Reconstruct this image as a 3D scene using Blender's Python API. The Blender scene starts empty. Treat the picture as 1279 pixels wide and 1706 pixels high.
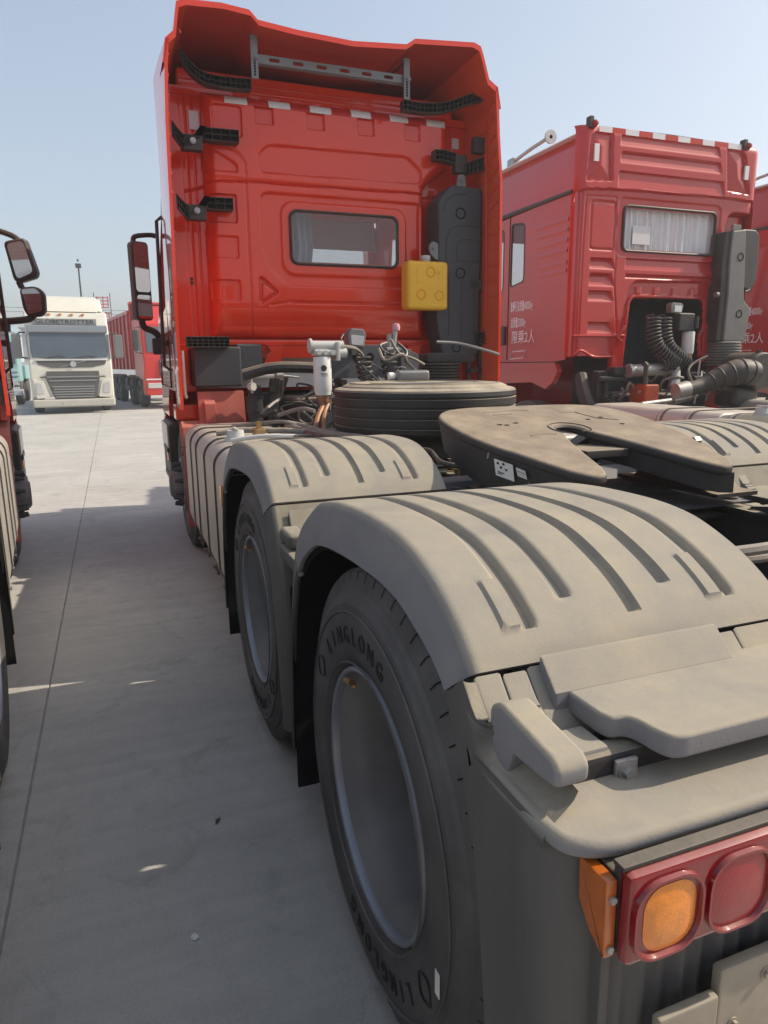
import bpy, bmesh, math, random
import numpy as np
from mathutils import Vector, Matrix, Euler
random.seed(7)
rad = math.radians
SC = bpy.context.scene
COL = SC.collection

# ------------------------------------------------------------------ camera
cam_d = bpy.data.cameras.new('camera')
cam_d.sensor_fit = 'VERTICAL'
cam_d.sensor_height = 36.0
cam_d.lens = 36.0 * 1152.85 / 1706.0
cam_d.clip_start = 0.05
cam_d.clip_end = 3000
cam = bpy.data.objects.new('camera', cam_d)
COL.objects.link(cam)
yaw, pitch, roll = rad(21.053), rad(12.157), rad(-0.580)
fw = Vector((math.sin(yaw)*math.cos(pitch), math.cos(yaw)*math.cos(pitch), -math.sin(pitch)))
rt0 = Vector((math.cos(yaw), -math.sin(yaw), 0))
up0 = rt0.cross(fw)
rt = rt0*math.cos(roll) + up0*math.sin(roll)
up = -rt0*math.sin(roll) + up0*math.cos(roll)
cam.matrix_world = Matrix(((rt.x, up.x, -fw.x, -1.682), (rt.y, up.y, -fw.y, -1.298), (rt.z, up.z, -fw.z, 1.504), (0, 0, 0, 1)))
SC.camera = cam

# ------------------------------------------------------------------ world and sun
SUN_EL, SUN_AZ = rad(41), rad(-10)          # azimuth measured from +X towards +Y
world = bpy.data.worlds.new('World')
SC.world = world
world.use_nodes = True
wn = world.node_tree.nodes
wl = world.node_tree.links
bg = wn['Background']
sky = wn.new('ShaderNodeTexSky')
sky.sky_type = 'NISHITA'
sky.sun_disc = False
sky.sun_elevation = SUN_EL
sky.sun_rotation = math.pi/2 - SUN_AZ
sky.air_density = 1.0
sky.dust_density = 2.8
sky.ozone_density = 1.3
hz = wn.new('ShaderNodeGamma')          # haze evens out the sky: one curve over the whole dome
hz.inputs[1].default_value = 0.57
wl.new(sky.outputs[0], hz.inputs[0])
wl.new(hz.outputs[0], bg.inputs[0])
bg.inputs[1].default_value = 0.142
sun_d = bpy.data.lights.new('sun', 'SUN')
sun_d.energy = 2.0
sun_d.angle = rad(0.6)
sun_d.color = (1.0, 0.885, 0.72)
sun = bpy.data.objects.new('sun', sun_d)
COL.objects.link(sun)
sdir = Vector((math.cos(SUN_EL)*math.cos(SUN_AZ), math.cos(SUN_EL)*math.sin(SUN_AZ), math.sin(SUN_EL)))
sun.rotation_euler = sdir.to_track_quat('Z', 'Y').to_euler()
sun.location = (6, 0, 12)
SC.view_settings.view_transform = 'Standard'
SC.view_settings.look = 'None'
SC.view_settings.exposure = 1.35
SC.view_settings.gamma = 1
SC.view_settings.use_curve_mapping = False

# ------------------------------------------------------------------ materials
MATS = {}
def mat(name, col, rough=0.5, metal=0.0, coat=0.0, var=0.0, vscale=4.0, dust=0.0, dustcol=(0.45, 0.385, 0.285), dlo=-0.2, dhi=0.75,
        bump=0.0, bscale=60.0, dmin=0.3, dvar=0.72, trans=0.0, ior=1.45, emit=0.0, spec=0.5, alpha=1.0, streak=False):
    m = bpy.data.materials.new(name)
    m.use_nodes = True
    nt = m.node_tree
    b = nt.nodes['Principled BSDF']
    b.inputs['Roughness'].default_value = rough
    b.inputs['Metallic'].default_value = metal
    b.inputs['Coat Weight'].default_value = coat
    b.inputs['Coat Roughness'].default_value = 0.06 if rough < .4 else .22
    b.inputs['IOR'].default_value = ior
    b.inputs['Specular IOR Level'].default_value = spec
    b.inputs['Transmission Weight'].default_value = trans
    b.inputs['Alpha'].default_value = alpha
    src = nt.nodes.new('ShaderNodeRGB')
    src.outputs[0].default_value = (*col, 1)
    out = src.outputs[0]
    geo = nt.nodes.new('ShaderNodeNewGeometry')
    tc = nt.nodes.new('ShaderNodeTexCoord')
    if var or dust or bump:
        n1 = nt.nodes.new('ShaderNodeTexNoise')
        n1.inputs['Scale'].default_value = vscale
        n1.inputs['Detail'].default_value = 6
        n1.inputs['Roughness'].default_value = 0.62
        if streak:
            mp = nt.nodes.new('ShaderNodeMapping')
            mp.inputs['Scale'].default_value = (1, 1, 0.18)
            nt.links.new(tc.outputs['Object'], mp.inputs[0])
            nt.links.new(mp.outputs[0], n1.inputs['Vector'])
        else:
            nt.links.new(tc.outputs['Object'], n1.inputs['Vector'])
    if dust:
        sx = nt.nodes.new('ShaderNodeSeparateXYZ')
        nt.links.new(geo.outputs['Normal'], sx.inputs[0])
        mr = nt.nodes.new('ShaderNodeMapRange')
        mr.interpolation_type = 'SMOOTHSTEP'
        mr.inputs[1].default_value = dlo
        mr.inputs[2].default_value = dhi
        mr.inputs[3].default_value = dust*dmin
        mr.inputs[4].default_value = dust
        nt.links.new(sx.outputs[2], mr.inputs[0])
        mr2 = nt.nodes.new('ShaderNodeMapRange')
        mr2.inputs[1].default_value = 0.3
        mr2.inputs[2].default_value = 0.7
        mr2.inputs[3].default_value = dvar
        mr2.inputs[4].default_value = 1.08
        nt.links.new(n1.outputs[0], mr2.inputs[0])
        mu = nt.nodes.new('ShaderNodeMath')
        mu.operation = 'MULTIPLY'
        mu.use_clamp = True
        nt.links.new(mr.outputs[0], mu.inputs[0])
        fn_ = nt.nodes.new('ShaderNodeTexNoise')
        fn_.inputs['Scale'].default_value = 75
        fn_.inputs['Detail'].default_value = 5
        fn_.inputs['Roughness'].default_value = 0.75
        nt.links.new(tc.outputs['Object'], fn_.inputs['Vector'])
        mr5 = nt.nodes.new('ShaderNodeMapRange')
        mr5.inputs[1].default_value = 0.3
        mr5.inputs[2].default_value = 0.7
        mr5.inputs[3].default_value = 0.84
        mr5.inputs[4].default_value = 1.06
        nt.links.new(fn_.outputs[0], mr5.inputs[0])
        mu0 = nt.nodes.new('ShaderNodeMath')
        mu0.operation = 'MULTIPLY'
        nt.links.new(mr2.outputs[0], mu0.inputs[0])
        nt.links.new(mr5.outputs[0], mu0.inputs[1])
        nt.links.new(mu0.outputs[0], mu.inputs[1])
        mx = nt.nodes.new('ShaderNodeMixRGB')
        mx.inputs[2].default_value = (*dustcol, 1)
        nt.links.new(mu.outputs[0], mx.inputs[0])
        nt.links.new(out, mx.inputs[1])
        out = mx.outputs[0]
        rm = nt.nodes.new('ShaderNodeMapRange')
        rm.inputs[3].default_value = rough
        rm.inputs[4].default_value = 0.9
        nt.links.new(mu.outputs[0], rm.inputs[0])
        nt.links.new(rm.outputs[0], b.inputs['Roughness'])
        if metal:
            rm2 = nt.nodes.new('ShaderNodeMapRange')
            rm2.inputs[3].default_value = metal
            rm2.inputs[4].default_value = 0.0
            nt.links.new(mu.outputs[0], rm2.inputs[0])
            nt.links.new(rm2.outputs[0], b.inputs['Metallic'])
    if var:
        mr3 = nt.nodes.new('ShaderNodeMapRange')
        mr3.inputs[1].default_value = 0.25
        mr3.inputs[2].default_value = 0.75
        mr3.inputs[3].default_value = 1-var
        mr3.inputs[4].default_value = 1+var
        nt.links.new(n1.outputs[0], mr3.inputs[0])
        mm = nt.nodes.new('ShaderNodeMixRGB')
        mm.blend_type = 'MULTIPLY'
        mm.inputs[0].default_value = 1
        cmb = nt.nodes.new('ShaderNodeCombineXYZ')
        for i in range(3):
            nt.links.new(mr3.outputs[0], cmb.inputs[i])
        nt.links.new(out, mm.inputs[1])
        nt.links.new(cmb.outputs[0], mm.inputs[2])
        out = mm.outputs[0]
    nt.links.new(out, b.inputs['Base Color'])
    if emit:
        nt.links.new(out, b.inputs['Emission Color'])
        b.inputs['Emission Strength'].default_value = emit
    if bump:
        n2 = nt.nodes.new('ShaderNodeTexNoise')
        n2.inputs['Scale'].default_value = bscale
        n2.inputs['Detail'].default_value = 4
        nt.links.new(tc.outputs['Object'], n2.inputs['Vector'])
        bp = nt.nodes.new('ShaderNodeBump')
        bp.inputs['Strength'].default_value = bump
        bp.inputs['Distance'].default_value = 0.004
        nt.links.new(n2.outputs[0], bp.inputs['Height'])
        nt.links.new(bp.outputs[0], b.inputs['Normal'])
    MATS[name] = m
    return m

RED = mat('cab_red_paint', (0.76, 0.042, 0.010), 0.24, 0.0, 0.95, 0.06, 2.0, spec=0.2, dust=0.06, bump=0.012, bscale=5)
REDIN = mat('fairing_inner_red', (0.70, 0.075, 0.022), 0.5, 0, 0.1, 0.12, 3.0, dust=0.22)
RED2 = mat('crimson_paint', (0.46, 0.015, 0.011), 0.30, 0.0, 0.8, 0.06, 2.0, spec=0.25, dust=0.08, bump=0.02, bscale=6)
REDD = mat('dusty_red_panel', (0.44, 0.075, 0.055), 0.7, 0, 0, 0.15, 4.0, dust=0.3)
RED3 = mat('bright_red_paint', (0.55, 0.025, 0.018), 0.4, 0.0, 0.5, 0.1, 2.0)
GUARD = mat('dusty_grey_plastic', (0.20, 0.20, 0.21), 0.62, 0, 0, 0.10, 6.0, dust=0.97, dlo=0.05, dhi=0.62, dmin=0.06, dvar=0.5, dustcol=(0.330, 0.288, 0.212), bump=0.12, bscale=220)
GUARDL = mat('dusty_dark_plastic', (0.062, 0.064, 0.069), 0.62, 0, 0, 0.24, 5.0, dust=0.92, dmin=0.16, dlo=0.0, dhi=0.7, dustcol=(0.330, 0.288, 0.212), bump=0.15, bscale=200, streak=True)
RUBBER = mat('tyre_rubber', (0.040, 0.040, 0.042), 0.72, 0, 0, 0.25, 5.0, dust=0.38, dustcol=(0.34, 0.325, 0.30), dlo=-0.5, dhi=1.0, bump=0.12, bscale=140)
RUBDUSTY = mat('dusty_tread_rubber', (0.014, 0.014, 0.015), 0.45, 0, 0, 0.2, 5.0, dust=0.85, dlo=0.35, dhi=0.9, dmin=0.03, bump=0.1, bscale=140)
FLAP = mat('black_rubber_and_arch_shade', (0.012, 0.012, 0.013), 0.85, 0, 0, 0.2, 6.0, spec=0.2)
BLACK = mat('black_plastic', (0.018, 0.018, 0.02), 0.5, 0, 0, 0.15, 6.0, dust=0.30, dlo=0.2, dhi=1.0, bump=0.1, bscale=180)
BLACKD = mat('deep_black', (0.008, 0.008, 0.009), 0.8, spec=0.2)
GREYP = mat('slate_grey_plastic', (0.040, 0.043, 0.052), 0.5, 0, 0, 0.08, 8.0, dust=0.12, dlo=0.0, dhi=1.0, bump=0.15, bscale=260)
GREYP2 = mat('mid_grey_plastic', (0.14, 0.14, 0.138), 0.5, 0, 0, 0.08, 8.0, dust=0.3, dlo=0.0, dhi=1.0, bump=0.1, bscale=260)
CHAS = mat('chassis_black_paint', (0.022, 0.022, 0.026), 0.55, 0.0, 0, 0.25, 5.0, dust=0.80, dlo=0.35, dhi=0.97, dmin=0.06, dustcol=(0.36, 0.31, 0.235), bump=0.1)
CHASB = mat('chassis_blue_grey_paint', (0.06, 0.066, 0.085), 0.5, 0.1, 0, 0.2, 6.0, dust=0.6, dlo=0.2, dhi=1.0, dustcol=(0.30, 0.28, 0.26))
FIFTH = mat('dusty_cast_iron', (0.030, 0.030, 0.032), 0.55, 0.1, 0, 0.10, 9.0, dust=0.98, dlo=0.30, dhi=0.85, dmin=0.05, dvar=0.68, dustcol=(0.315, 0.250, 0.178), bump=0.3, bscale=240)
STEEL = mat('bare_steel', (0.42, 0.42, 0.42), 0.4, 0.85, 0, 0.15, 12.0, dust=0.3)
RIMM = mat('rim_grey_paint', (0.21, 0.21, 0.215), 0.45, 0.25, 0, 0.25, 4.0, dust=0.5, dlo=-1.0, dhi=1.0, dustcol=(0.2, 0.19, 0.17))
RIMLIP = mat('rim_lip_silver', (0.28, 0.30, 0.34), 0.42, 0.5, 0, 0.1, 12.0)
BRASS = mat('brass', (0.42, 0.27, 0.12), 0.45, 0.8, 0, 0.3, 30.0)
ALU = mat('dusty_aluminium', (0.58, 0.555, 0.50), 0.32, 0.85, 0, 0.08, 5.0, dust=0.55, dlo=-0.9, dhi=1.0, dustcol=(0.42, 0.375, 0.295))
STRAP = mat('rubber_lined_strap', (0.10, 0.095, 0.10), 0.5, 0.3, 0, 0.1, 9, dust=0.3)
WHITE = mat('white_paint', (0.72, 0.72, 0.70), 0.5, 0, 0.2, 0.06, 5.0)
CREAM = mat('cream_white_paint', (0.72, 0.70, 0.61), 0.4, 0, 0.4, 0.08, 2.0, dust=0.15)
REFL = mat('white_reflective_tape', (0.74, 0.74, 0.73), 0.45, 0, 0, 0.05, 40.0)
REFLR = mat('red_reflective_tape', (0.52, 0.028, 0.018), 0.4, 0, 0, 0.1, 40.0)
YELLOWSHADE = mat('yellow_recess_shade', (0.80, 0.33, 0.012), 0.45, 0, 0.1)  # deeper amber paints recess shading into the jug dimples
YELLOW = mat('yellow_plastic', (0.82, 0.46, 0.03), 0.45, 0, 0.1, 0.05, 8.0, bump=0.05)
GREYCAP = mat('pale_grey_plastic', (0.5, 0.5, 0.48), 0.5, 0, 0, 0.05)
BLUECAP = mat('blue_plastic', (0.06, 0.25, 0.70), 0.4, 0, 0.2)
MILKY = mat('milky_plastic', (0.62, 0.61, 0.57), 0.45, 0, 0, 0.1, 8.0, dust=0.2)
LRED = mat('red_lens', (0.30, 0.005, 0.009), 0.16, 0, 0.5, 0.12, 25.0, bump=0.35, bscale=420)
LRIM = mat('dark_red_lens', (0.21, 0.004, 0.008), 0.18, 0, 0.7, 0.12, 25.0, dust=0.14, dlo=0.5, dhi=1.0, dmin=0.0)
LAMB = mat('amber_lens', (0.78, 0.24, 0.010), 0.15, 0, 0.6, 0.2, 60.0, bump=0.35, bscale=420)
TAN = mat('dusty_tan_metal', (0.30, 0.265, 0.205), 0.7, 0, 0, 0.15, 12.0, bump=0.1)
LAMB2 = mat('amber_side_lens', (0.46, 0.11, 0.012), 0.25, 0, 0.8, 0.2, 60.0)
CHROME = mat('mirror_glass', (0.75, 0.77, 0.8), 0.03, 1.0)
GLASS = mat('window_glass', (0.30, 0.32, 0.33), 0.03, 0, 0.4, alpha=0.34, spec=0.8)
DGLASS = mat('dark_window_glass', (0.03, 0.035, 0.04), 0.04, 0, 0.6, spec=0.8)
SCREEN = mat('windscreen_glass', (0.07, 0.09, 0.11), 0.05, 0, 0.6, 0.2, 1.5, spec=0.8)
CURT = mat('pale_curtain', (0.82, 0.82, 0.82), 0.85, 0, 0, 0.05, 6.0)
CURTB = mat('grey_blue_curtain', (0.55, 0.59, 0.63), 0.85, 0, 0, 0.08, 6.0)
DEFSHADE = mat('deflector_inner_shade', (0.42, 0.046, 0.028), 0.7, 0, 0, 0.2, 2.0)  # darker red that puts the shade of the deflector cavity into the colour
INT = mat('cab_lining', (0.72, 0.71, 0.67), 0.8, 0, 0, 0.05)
COPPER = mat('brown_pipe', (0.34, 0.18, 0.10), 0.5, 0.2, 0, 0.2, 20)
HOSE = mat('grey_hose', (0.17, 0.16, 0.15), 0.55, 0, 0, 0.2, 15, dust=0.5)
BHOSE = mat('black_hose', (0.022, 0.022, 0.024), 0.38, 0, 0.2, 0.1, 15, dust=0.2, dlo=0.3)
PAPER = mat('white_label', (0.75, 0.75, 0.73), 0.7, 0, 0, 0.04, 30)
INK = mat('black_print', (0.03, 0.03, 0.03), 0.8)
INKR = mat('red_print', (0.4, 0.08, 0.08), 0.8)
WTEXT = mat('white_lettering', (0.85, 0.82, 0.82), 0.6)
ENGRED = mat('engine_red', (0.34, 0.05, 0.015), 0.6, 0, 0, 0.2, 8)
TEAL = mat('pale_teal_paint', (0.30, 0.52, 0.53), 0.5, 0, 0, 0.08, 2)
PALEB = mat('pale_building_wall', (0.55, 0.57, 0.60), 0.8, 0, 0, 0.08, 1)
GREYLAMP = mat('lamp_grey_metal', (0.2, 0.2, 0.2), 0.45, 0.3, 0, 0.1)
LENSC = mat('clear_lamp_lens', (0.62, 0.63, 0.62), 0.15, 0.2, 0.5, 0.1, 50)
DIRT = mat('dry_leaf', (0.09, 0.06, 0.035), 0.8)
TWIG = mat('bare_twig', (0.20, 0.17, 0.15), 0.9)

# concrete
def concrete():
    m = bpy.data.materials.new('yard_concrete')
    m.use_nodes = True
    nt = m.node_tree
    b = nt.nodes['Principled BSDF']
    b.inputs['Roughness'].default_value = 0.82
    b.inputs['Specular IOR Level'].default_value = 0.35
    tc = nt.nodes.new('ShaderNodeNewGeometry')
    def noise(s, d, r=0.6, dist=0.0):
        n = nt.nodes.new('ShaderNodeTexNoise')
        n.inputs['Scale'].default_value = s
        n.inputs['Detail'].default_value = d
        n.inputs['Roughness'].default_value = r
        n.inputs['Distortion'].default_value = dist
        nt.links.new(tc.outputs['Position'], n.inputs['Vector'])
        return n
    a = noise(0.9, 9, 0.66, 0.6)
    r1 = nt.nodes.new('ShaderNodeValToRGB')
    r1.color_ramp.elements[0].position = 0.32
    r1.color_ramp.elements[0].color = (0.385, 0.372, 0.345, 1)
    r1.color_ramp.elements[1].position = 0.66
    r1.color_ramp.elements[1].color = (0.49, 0.474, 0.437, 1)
    nt.links.new(a.outputs[0], r1.inputs[0])
    s = noise(2.6, 7, 0.72, 2.0)
    r2 = nt.nodes.new('ShaderNodeValToRGB')
    r2.color_ramp.elements[0].position = 0.30
    r2.color_ramp.elements[0].color = (0.64, 0.635, 0.63, 1)
    r2.color_ramp.elements[1].position = 0.46
    r2.color_ramp.elements[1].color = (1, 1, 1, 1)
    nt.links.new(s.outputs[0], r2.inputs[0])
    mx = nt.nodes.new('ShaderNodeMixRGB')
    mx.blend_type = 'MULTIPLY'
    mx.inputs[0].default_value = 0.55
    nt.links.new(r1.outputs[0], mx.inputs[1])
    nt.links.new(r2.outputs[0], mx.inputs[2])
    # brushed trowel streaks
    mp = nt.nodes.new('ShaderNodeMapping')
    mp.inputs['Scale'].default_value = (0.6, 14, 1)
    mp.inputs['Rotation'].default_value = (0, 0, 0.5)
    nt.links.new(tc.outputs['Position'], mp.inputs[0])
    w = nt.nodes.new('ShaderNodeTexNoise')
    w.inputs['Scale'].default_value = 1.0
    w.inputs['Detail'].default_value = 5
    nt.links.new(mp.outputs[0], w.inputs['Vector'])
    r3 = nt.nodes.new('ShaderNodeMapRange')
    r3.inputs[1].default_value = 0.3
    r3.inputs[2].default_value = 0.7
    r3.inputs[3].default_value = 0.93
    r3.inputs[4].default_value = 1.06
    nt.links.new(w.outputs[0], r3.inputs[0])
    f = noise(120, 3)
    r4 = nt.nodes.new('ShaderNodeMapRange')
    r4.inputs[3].default_value = 0.80
    r4.inputs[4].default_value = 1.20
    nt.links.new(f.outputs[0], r4.inputs[0])
    md_ = noise(11, 8, 0.78, 0.3)
    r5 = nt.nodes.new('ShaderNodeMapRange')
    r5.inputs[1].default_value = 0.3
    r5.inputs[2].default_value = 0.7
    r5.inputs[3].default_value = 0.92
    r5.inputs[4].default_value = 1.06
    nt.links.new(md_.outputs[0], r5.inputs[0])
    # hairline cracks, kept to a few places by a large noise
    vo = nt.nodes.new('ShaderNodeTexVoronoi')
    vo.feature = 'DISTANCE_TO_EDGE'
    vo.inputs['Scale'].default_value = 0.55
    wv = nt.nodes.new('ShaderNodeVectorMath')
    wv.operation = 'ADD'
    wn_ = noise(3.0, 6, 0.7)
    nt.links.new(tc.outputs['Position'], wv.inputs[0])
    sc_ = nt.nodes.new('ShaderNodeVectorMath')
    sc_.operation = 'SCALE'
    sc_.inputs['Scale'].default_value = 0.35
    nt.links.new(wn_.outputs['Color'], sc_.inputs[0])
    nt.links.new(sc_.outputs[0], wv.inputs[1])
    nt.links.new(wv.outputs[0], vo.inputs['Vector'])
    r6 = nt.nodes.new('ShaderNodeMapRange')
    r6.inputs[1].default_value = 0.0
    r6.inputs[2].default_value = 0.004
    r6.inputs[3].default_value = 0.86
    r6.inputs[4].default_value = 1.0
    nt.links.new(vo.outputs['Distance'], r6.inputs[0])
    m56 = nt.nodes.new('ShaderNodeMath')
    m56.operation = 'MULTIPLY'
    nt.links.new(r5.outputs[0], m56.inputs[0])
    nt.links.new(r6.outputs[0], m56.inputs[1])
    mu = nt.nodes.new('ShaderNodeMath')
    mu.operation = 'MULTIPLY'
    nt.links.new(r3.outputs[0], mu.inputs[0])
    nt.links.new(r4.outputs[0], mu.inputs[1])
    vm = nt.nodes.new('ShaderNodeVectorMath')
    vm.operation = 'SCALE'
    mu2 = nt.nodes.new('ShaderNodeMath')
    mu2.operation = 'MULTIPLY'
    nt.links.new(mu.outputs[0], mu2.inputs[0])
    nt.links.new(m56.outputs[0], mu2.inputs[1])
    nt.links.new(mx.outputs[0], vm.inputs[0])
    nt.links.new(mu2.outputs[0], vm.inputs['Scale'])
    nt.links.new(vm.outputs[0], b.inputs['Base Color'])
    bp = nt.nodes.new('ShaderNodeBump')
    bp.inputs['Strength'].default_value = 0.25
    bp.inputs['Distance'].default_value = 0.004
    nt.links.new(f.outputs[0], bp.inputs['Height'])
    nt.links.new(bp.outputs[0], b.inputs['Normal'])
    return m
CONC = concrete()

# ------------------------------------------------------------------ mesh helpers
class MB:
    def __init__(self):
        self.v, self.f, self.m = [], [], []
        self.wn = False
    def add(self, vs, fs, mi=0):
        o = len(self.v)
        self.v += [tuple(map(float, q)) for q in vs]
        self.f += [tuple(i+o for i in q) for q in fs]
        self.m += [mi]*len(fs)
        return self
    def box(self, x0, x1, y0, y1, z0, z1, b=0.0, mi=0):
        x0, x1 = min(x0, x1), max(x0, x1)
        y0, y1 = min(y0, y1), max(y0, y1)
        z0, z1 = min(z0, z1), max(z0, z1)
        if b <= 0:
            vs = [(x, y, z) for x in (x0, x1) for y in (y0, y1) for z in (z0, z1)]
            fs = [(0, 1, 3, 2), (4, 6, 7, 5), (0, 4, 5, 1), (2, 3, 7, 6), (0, 2, 6, 4), (1, 5, 7, 3)]
            return self.add(vs, fs, mi)
        b = min(b, (x1-x0)*.49, (y1-y0)*.49, (z1-z0)*.49)
        bm = bmesh.new()
        bmesh.ops.create_cube(bm, size=1, matrix=Matrix.Translation(((x0+x1)/2, (y0+y1)/2, (z0+z1)/2)) @ Matrix.Diagonal((x1-x0, y1-y0, z1-z0, 1)))
        bmesh.ops.bevel(bm, geom=bm.edges[:], offset=b, segments=2 if b < .012 else 3, profile=0.5, affect='EDGES')
        self.bm(bm, mi)
        return self
    def bm(self, bm, mi=0):
        self.wn = True
        bm.verts.index_update()
        self.add([v.co[:] for v in bm.verts], [tuple(v.index for v in f.verts) for f in bm.faces], mi)
        bm.free()
        return self
    def cyl(self, p0, p1, r0, r1=None, n=16, cap=True, mi=0):
        r1 = r0 if r1 is None else r1
        p0, p1 = Vector(p0), Vector(p1)
        d = (p1-p0).normalized()
        a = d.orthogonal().normalized()
        c = d.cross(a)
        vs = []
        for p, r in ((p0, r0), (p1, r1)):
            for i in range(n):
                t = 2*math.pi*i/n
                vs.append(p+(a*math.cos(t)+c*math.sin(t))*r)
        fs = [(i, (i+1) % n, n+(i+1) % n, n+i) for i in range(n)]
        if cap:
            fs += [tuple(range(n))[::-1], tuple(range(n, 2*n))]
        return self.add(vs, fs, mi)
    def lathe(self, prof, o=(0, 0, 0), axis='x', n=48, mi=0, close=False):
        vs, fs = [], []
        k = len(prof)
        for i in range(n):
            t = 2*math.pi*i/n
            c, s = math.cos(t), math.sin(t)
            for h, r in prof:
                if axis == 'x': vs.append((o[0]+h, o[1]+r*c, o[2]+r*s))
                elif axis == 'y': vs.append((o[0]+r*s, o[1]+h, o[2]+r*c))
                else: vs.append((o[0]+r*c, o[1]+r*s, o[2]+h))
        for i in range(n):
            j = (i+1) % n
            for a in range(k if close else k-1):
                b = (a+1) % k
                fs.append((i*k+a, i*k+b, j*k+b, j*k+a))
        return self.add(vs, fs, mi)
    def tube(self, path, r, n=8, closed=False, cap=True, mi=0, smooth=0):
        P = [Vector(q) for q in path]
        if smooth: P = catmull(P, smooth, closed)
        k = len(P)
        vs, fs = [], []
        ref = None
        for i, q in enumerate(P):
            if closed: d = P[(i+1) % k]-P[i-1]
            else: d = P[min(i+1, k-1)]-P[max(i-1, 0)]
            d.normalize()
            if ref is None: ref = d.orthogonal().normalized()
            ref = (ref-d*ref.dot(d))
            if ref.length < 1e-6: ref = d.orthogonal()
            ref.normalize()
            c = d.cross(ref)
            rr = r[i*(len(r)-1)//max(1, k-1)] if isinstance(r, (list, tuple)) else r
            for j in range(n):
                t = 2*math.pi*j/n
                vs.append(q+(ref*math.cos(t)+c*math.sin(t))*rr)
        for i in range(k if closed else k-1):
            i2 = (i+1) % k
            for j in range(n):
                j2 = (j+1) % n
                fs.append((i*n+j, i*n+j2, i2*n+j2, i2*n+j))
        if cap and not closed:
            fs += [tuple(range(n))[::-1], tuple(range((k-1)*n, k*n))]
        return self.add(vs, fs, mi)
    def prism(self, poly, fn, a0, a1, b=0.0, mi=0, seg=2):
        """poly: 2d outline; fn(u, v, a) -> 3d; extruded a0..a1, optional bevel on every rim edge"""
        n = len(poly)
        vs = [fn(u, v, a0) for u, v in poly]+[fn(u, v, a1) for u, v in poly]
        fs = [(i, (i+1) % n, n+(i+1) % n, n+i) for i in range(n)]+[tuple(range(n))[::-1], tuple(range(n, 2*n))]
        if b <= 0:
            return self.add(vs, fs, mi)
        bm = bmesh.new()
        bv = [bm.verts.new(q) for q in vs]
        for q in fs: bm.faces.new([bv[i] for i in q])
        bmesh.ops.recalc_face_normals(bm, faces=bm.faces[:])
        caps = [f for f in bm.faces if len(f.verts) == n]
        ed = set()
        for f in caps:
            for e in f.edges: ed.add(e)
        bmesh.ops.bevel(bm, geom=list(ed), offset=b, segments=seg, profile=0.5, affect='EDGES')
        return self.bm(bm, mi)
    def grid(self, X, Y, Z, mask=None, mi=0, flip=False):
        """2-d numpy arrays"""
        nu, nv = X.shape
        vs = np.stack([X, Y, Z], -1).reshape(-1, 3).tolist()
        fs = []
        for i in range(nu-1):
            for j in range(nv-1):
                if mask is not None and mask[i, j]: continue
                a, b_, c, d = i*nv+j, (i+1)*nv+j, (i+1)*nv+j+1, i*nv+j+1
                fs.append((a, d, c, b_) if flip else (a, b_, c, d))
        o = len(self.v)
        self.v += [tuple(q) for q in vs]
        self.f += [tuple(i+o for i in q) for q in fs]
        self.m += [mi]*len(fs)
        return self
    def xf(self, M, start=0):
        self.v[start:] = [tuple(M @ Vector(q)) for q in self.v[start:]]
        return self
    def mirror(self):
        self.v = [(-x, y, z) for x, y, z in self.v]
        self.f = [q[::-1] for q in self.f]
        return self
    def join(self, o, M=None):
        vs = o.v if M is None else [tuple(M @ Vector(q)) for q in o.v]
        k = len(self.v)
        self.v += vs
        self.f += [tuple(i+k for i in q) for q in o.f]
        self.m += o.m
        self.wn |= o.wn
        return self
    def mesh(self, name, mats, ang=35, recalc=True):
        me = bpy.data.meshes.new(name)
        me.from_pydata(self.v, [], self.f)
        for m in (mats if isinstance(mats, (list, tuple)) else [mats]):
            me.materials.append(m)
        if any(self.m):
            me.polygons.foreach_set('material_index', self.m)
        if recalc:
            bm = bmesh.new()
            bm.from_mesh(me)
            bmesh.ops.recalc_face_normals(bm, faces=bm.faces[:])
            bm.to_mesh(me)
            bm.free()
        me.polygons.foreach_set('use_smooth', [True]*len(me.polygons))
        me.set_sharp_from_angle(angle=rad(ang))
        me.update()
        if self.wn:
            o = bpy.data.objects.new('weighted', me)
            COL.objects.link(o)
            md = o.modifiers.new('weighted', 'WEIGHTED_NORMAL')
            md.keep_sharp = True
            dg = bpy.context.evaluated_depsgraph_get()
            m2 = bpy.data.meshes.new_from_object(o.evaluated_get(dg), depsgraph=dg)
            bpy.data.objects.remove(o)
            bpy.data.meshes.remove(me)
            m2.name = name
            me = m2
        return me

def catmull(P, k=6, closed=False):
    out = []
    n = len(P)
    rng = range(n if closed else n-1)
    for i in rng:
        p1, p2 = P[i], P[(i+1) % n]
        p0 = P[i-1] if (i > 0 or closed) else p1*2-p2
        p3 = P[(i+2) % n] if (i+2 < n or closed) else p2*2-p1
        for j in range(k):
            t = j/k
            out.append(0.5*((2*p1)+(p2-p0)*t+(2*p0-5*p1+4*p2-p3)*t*t+(3*p1-p0-3*p2+p3)*t**3))
    if not closed: out.append(P[-1])
    return out

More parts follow.
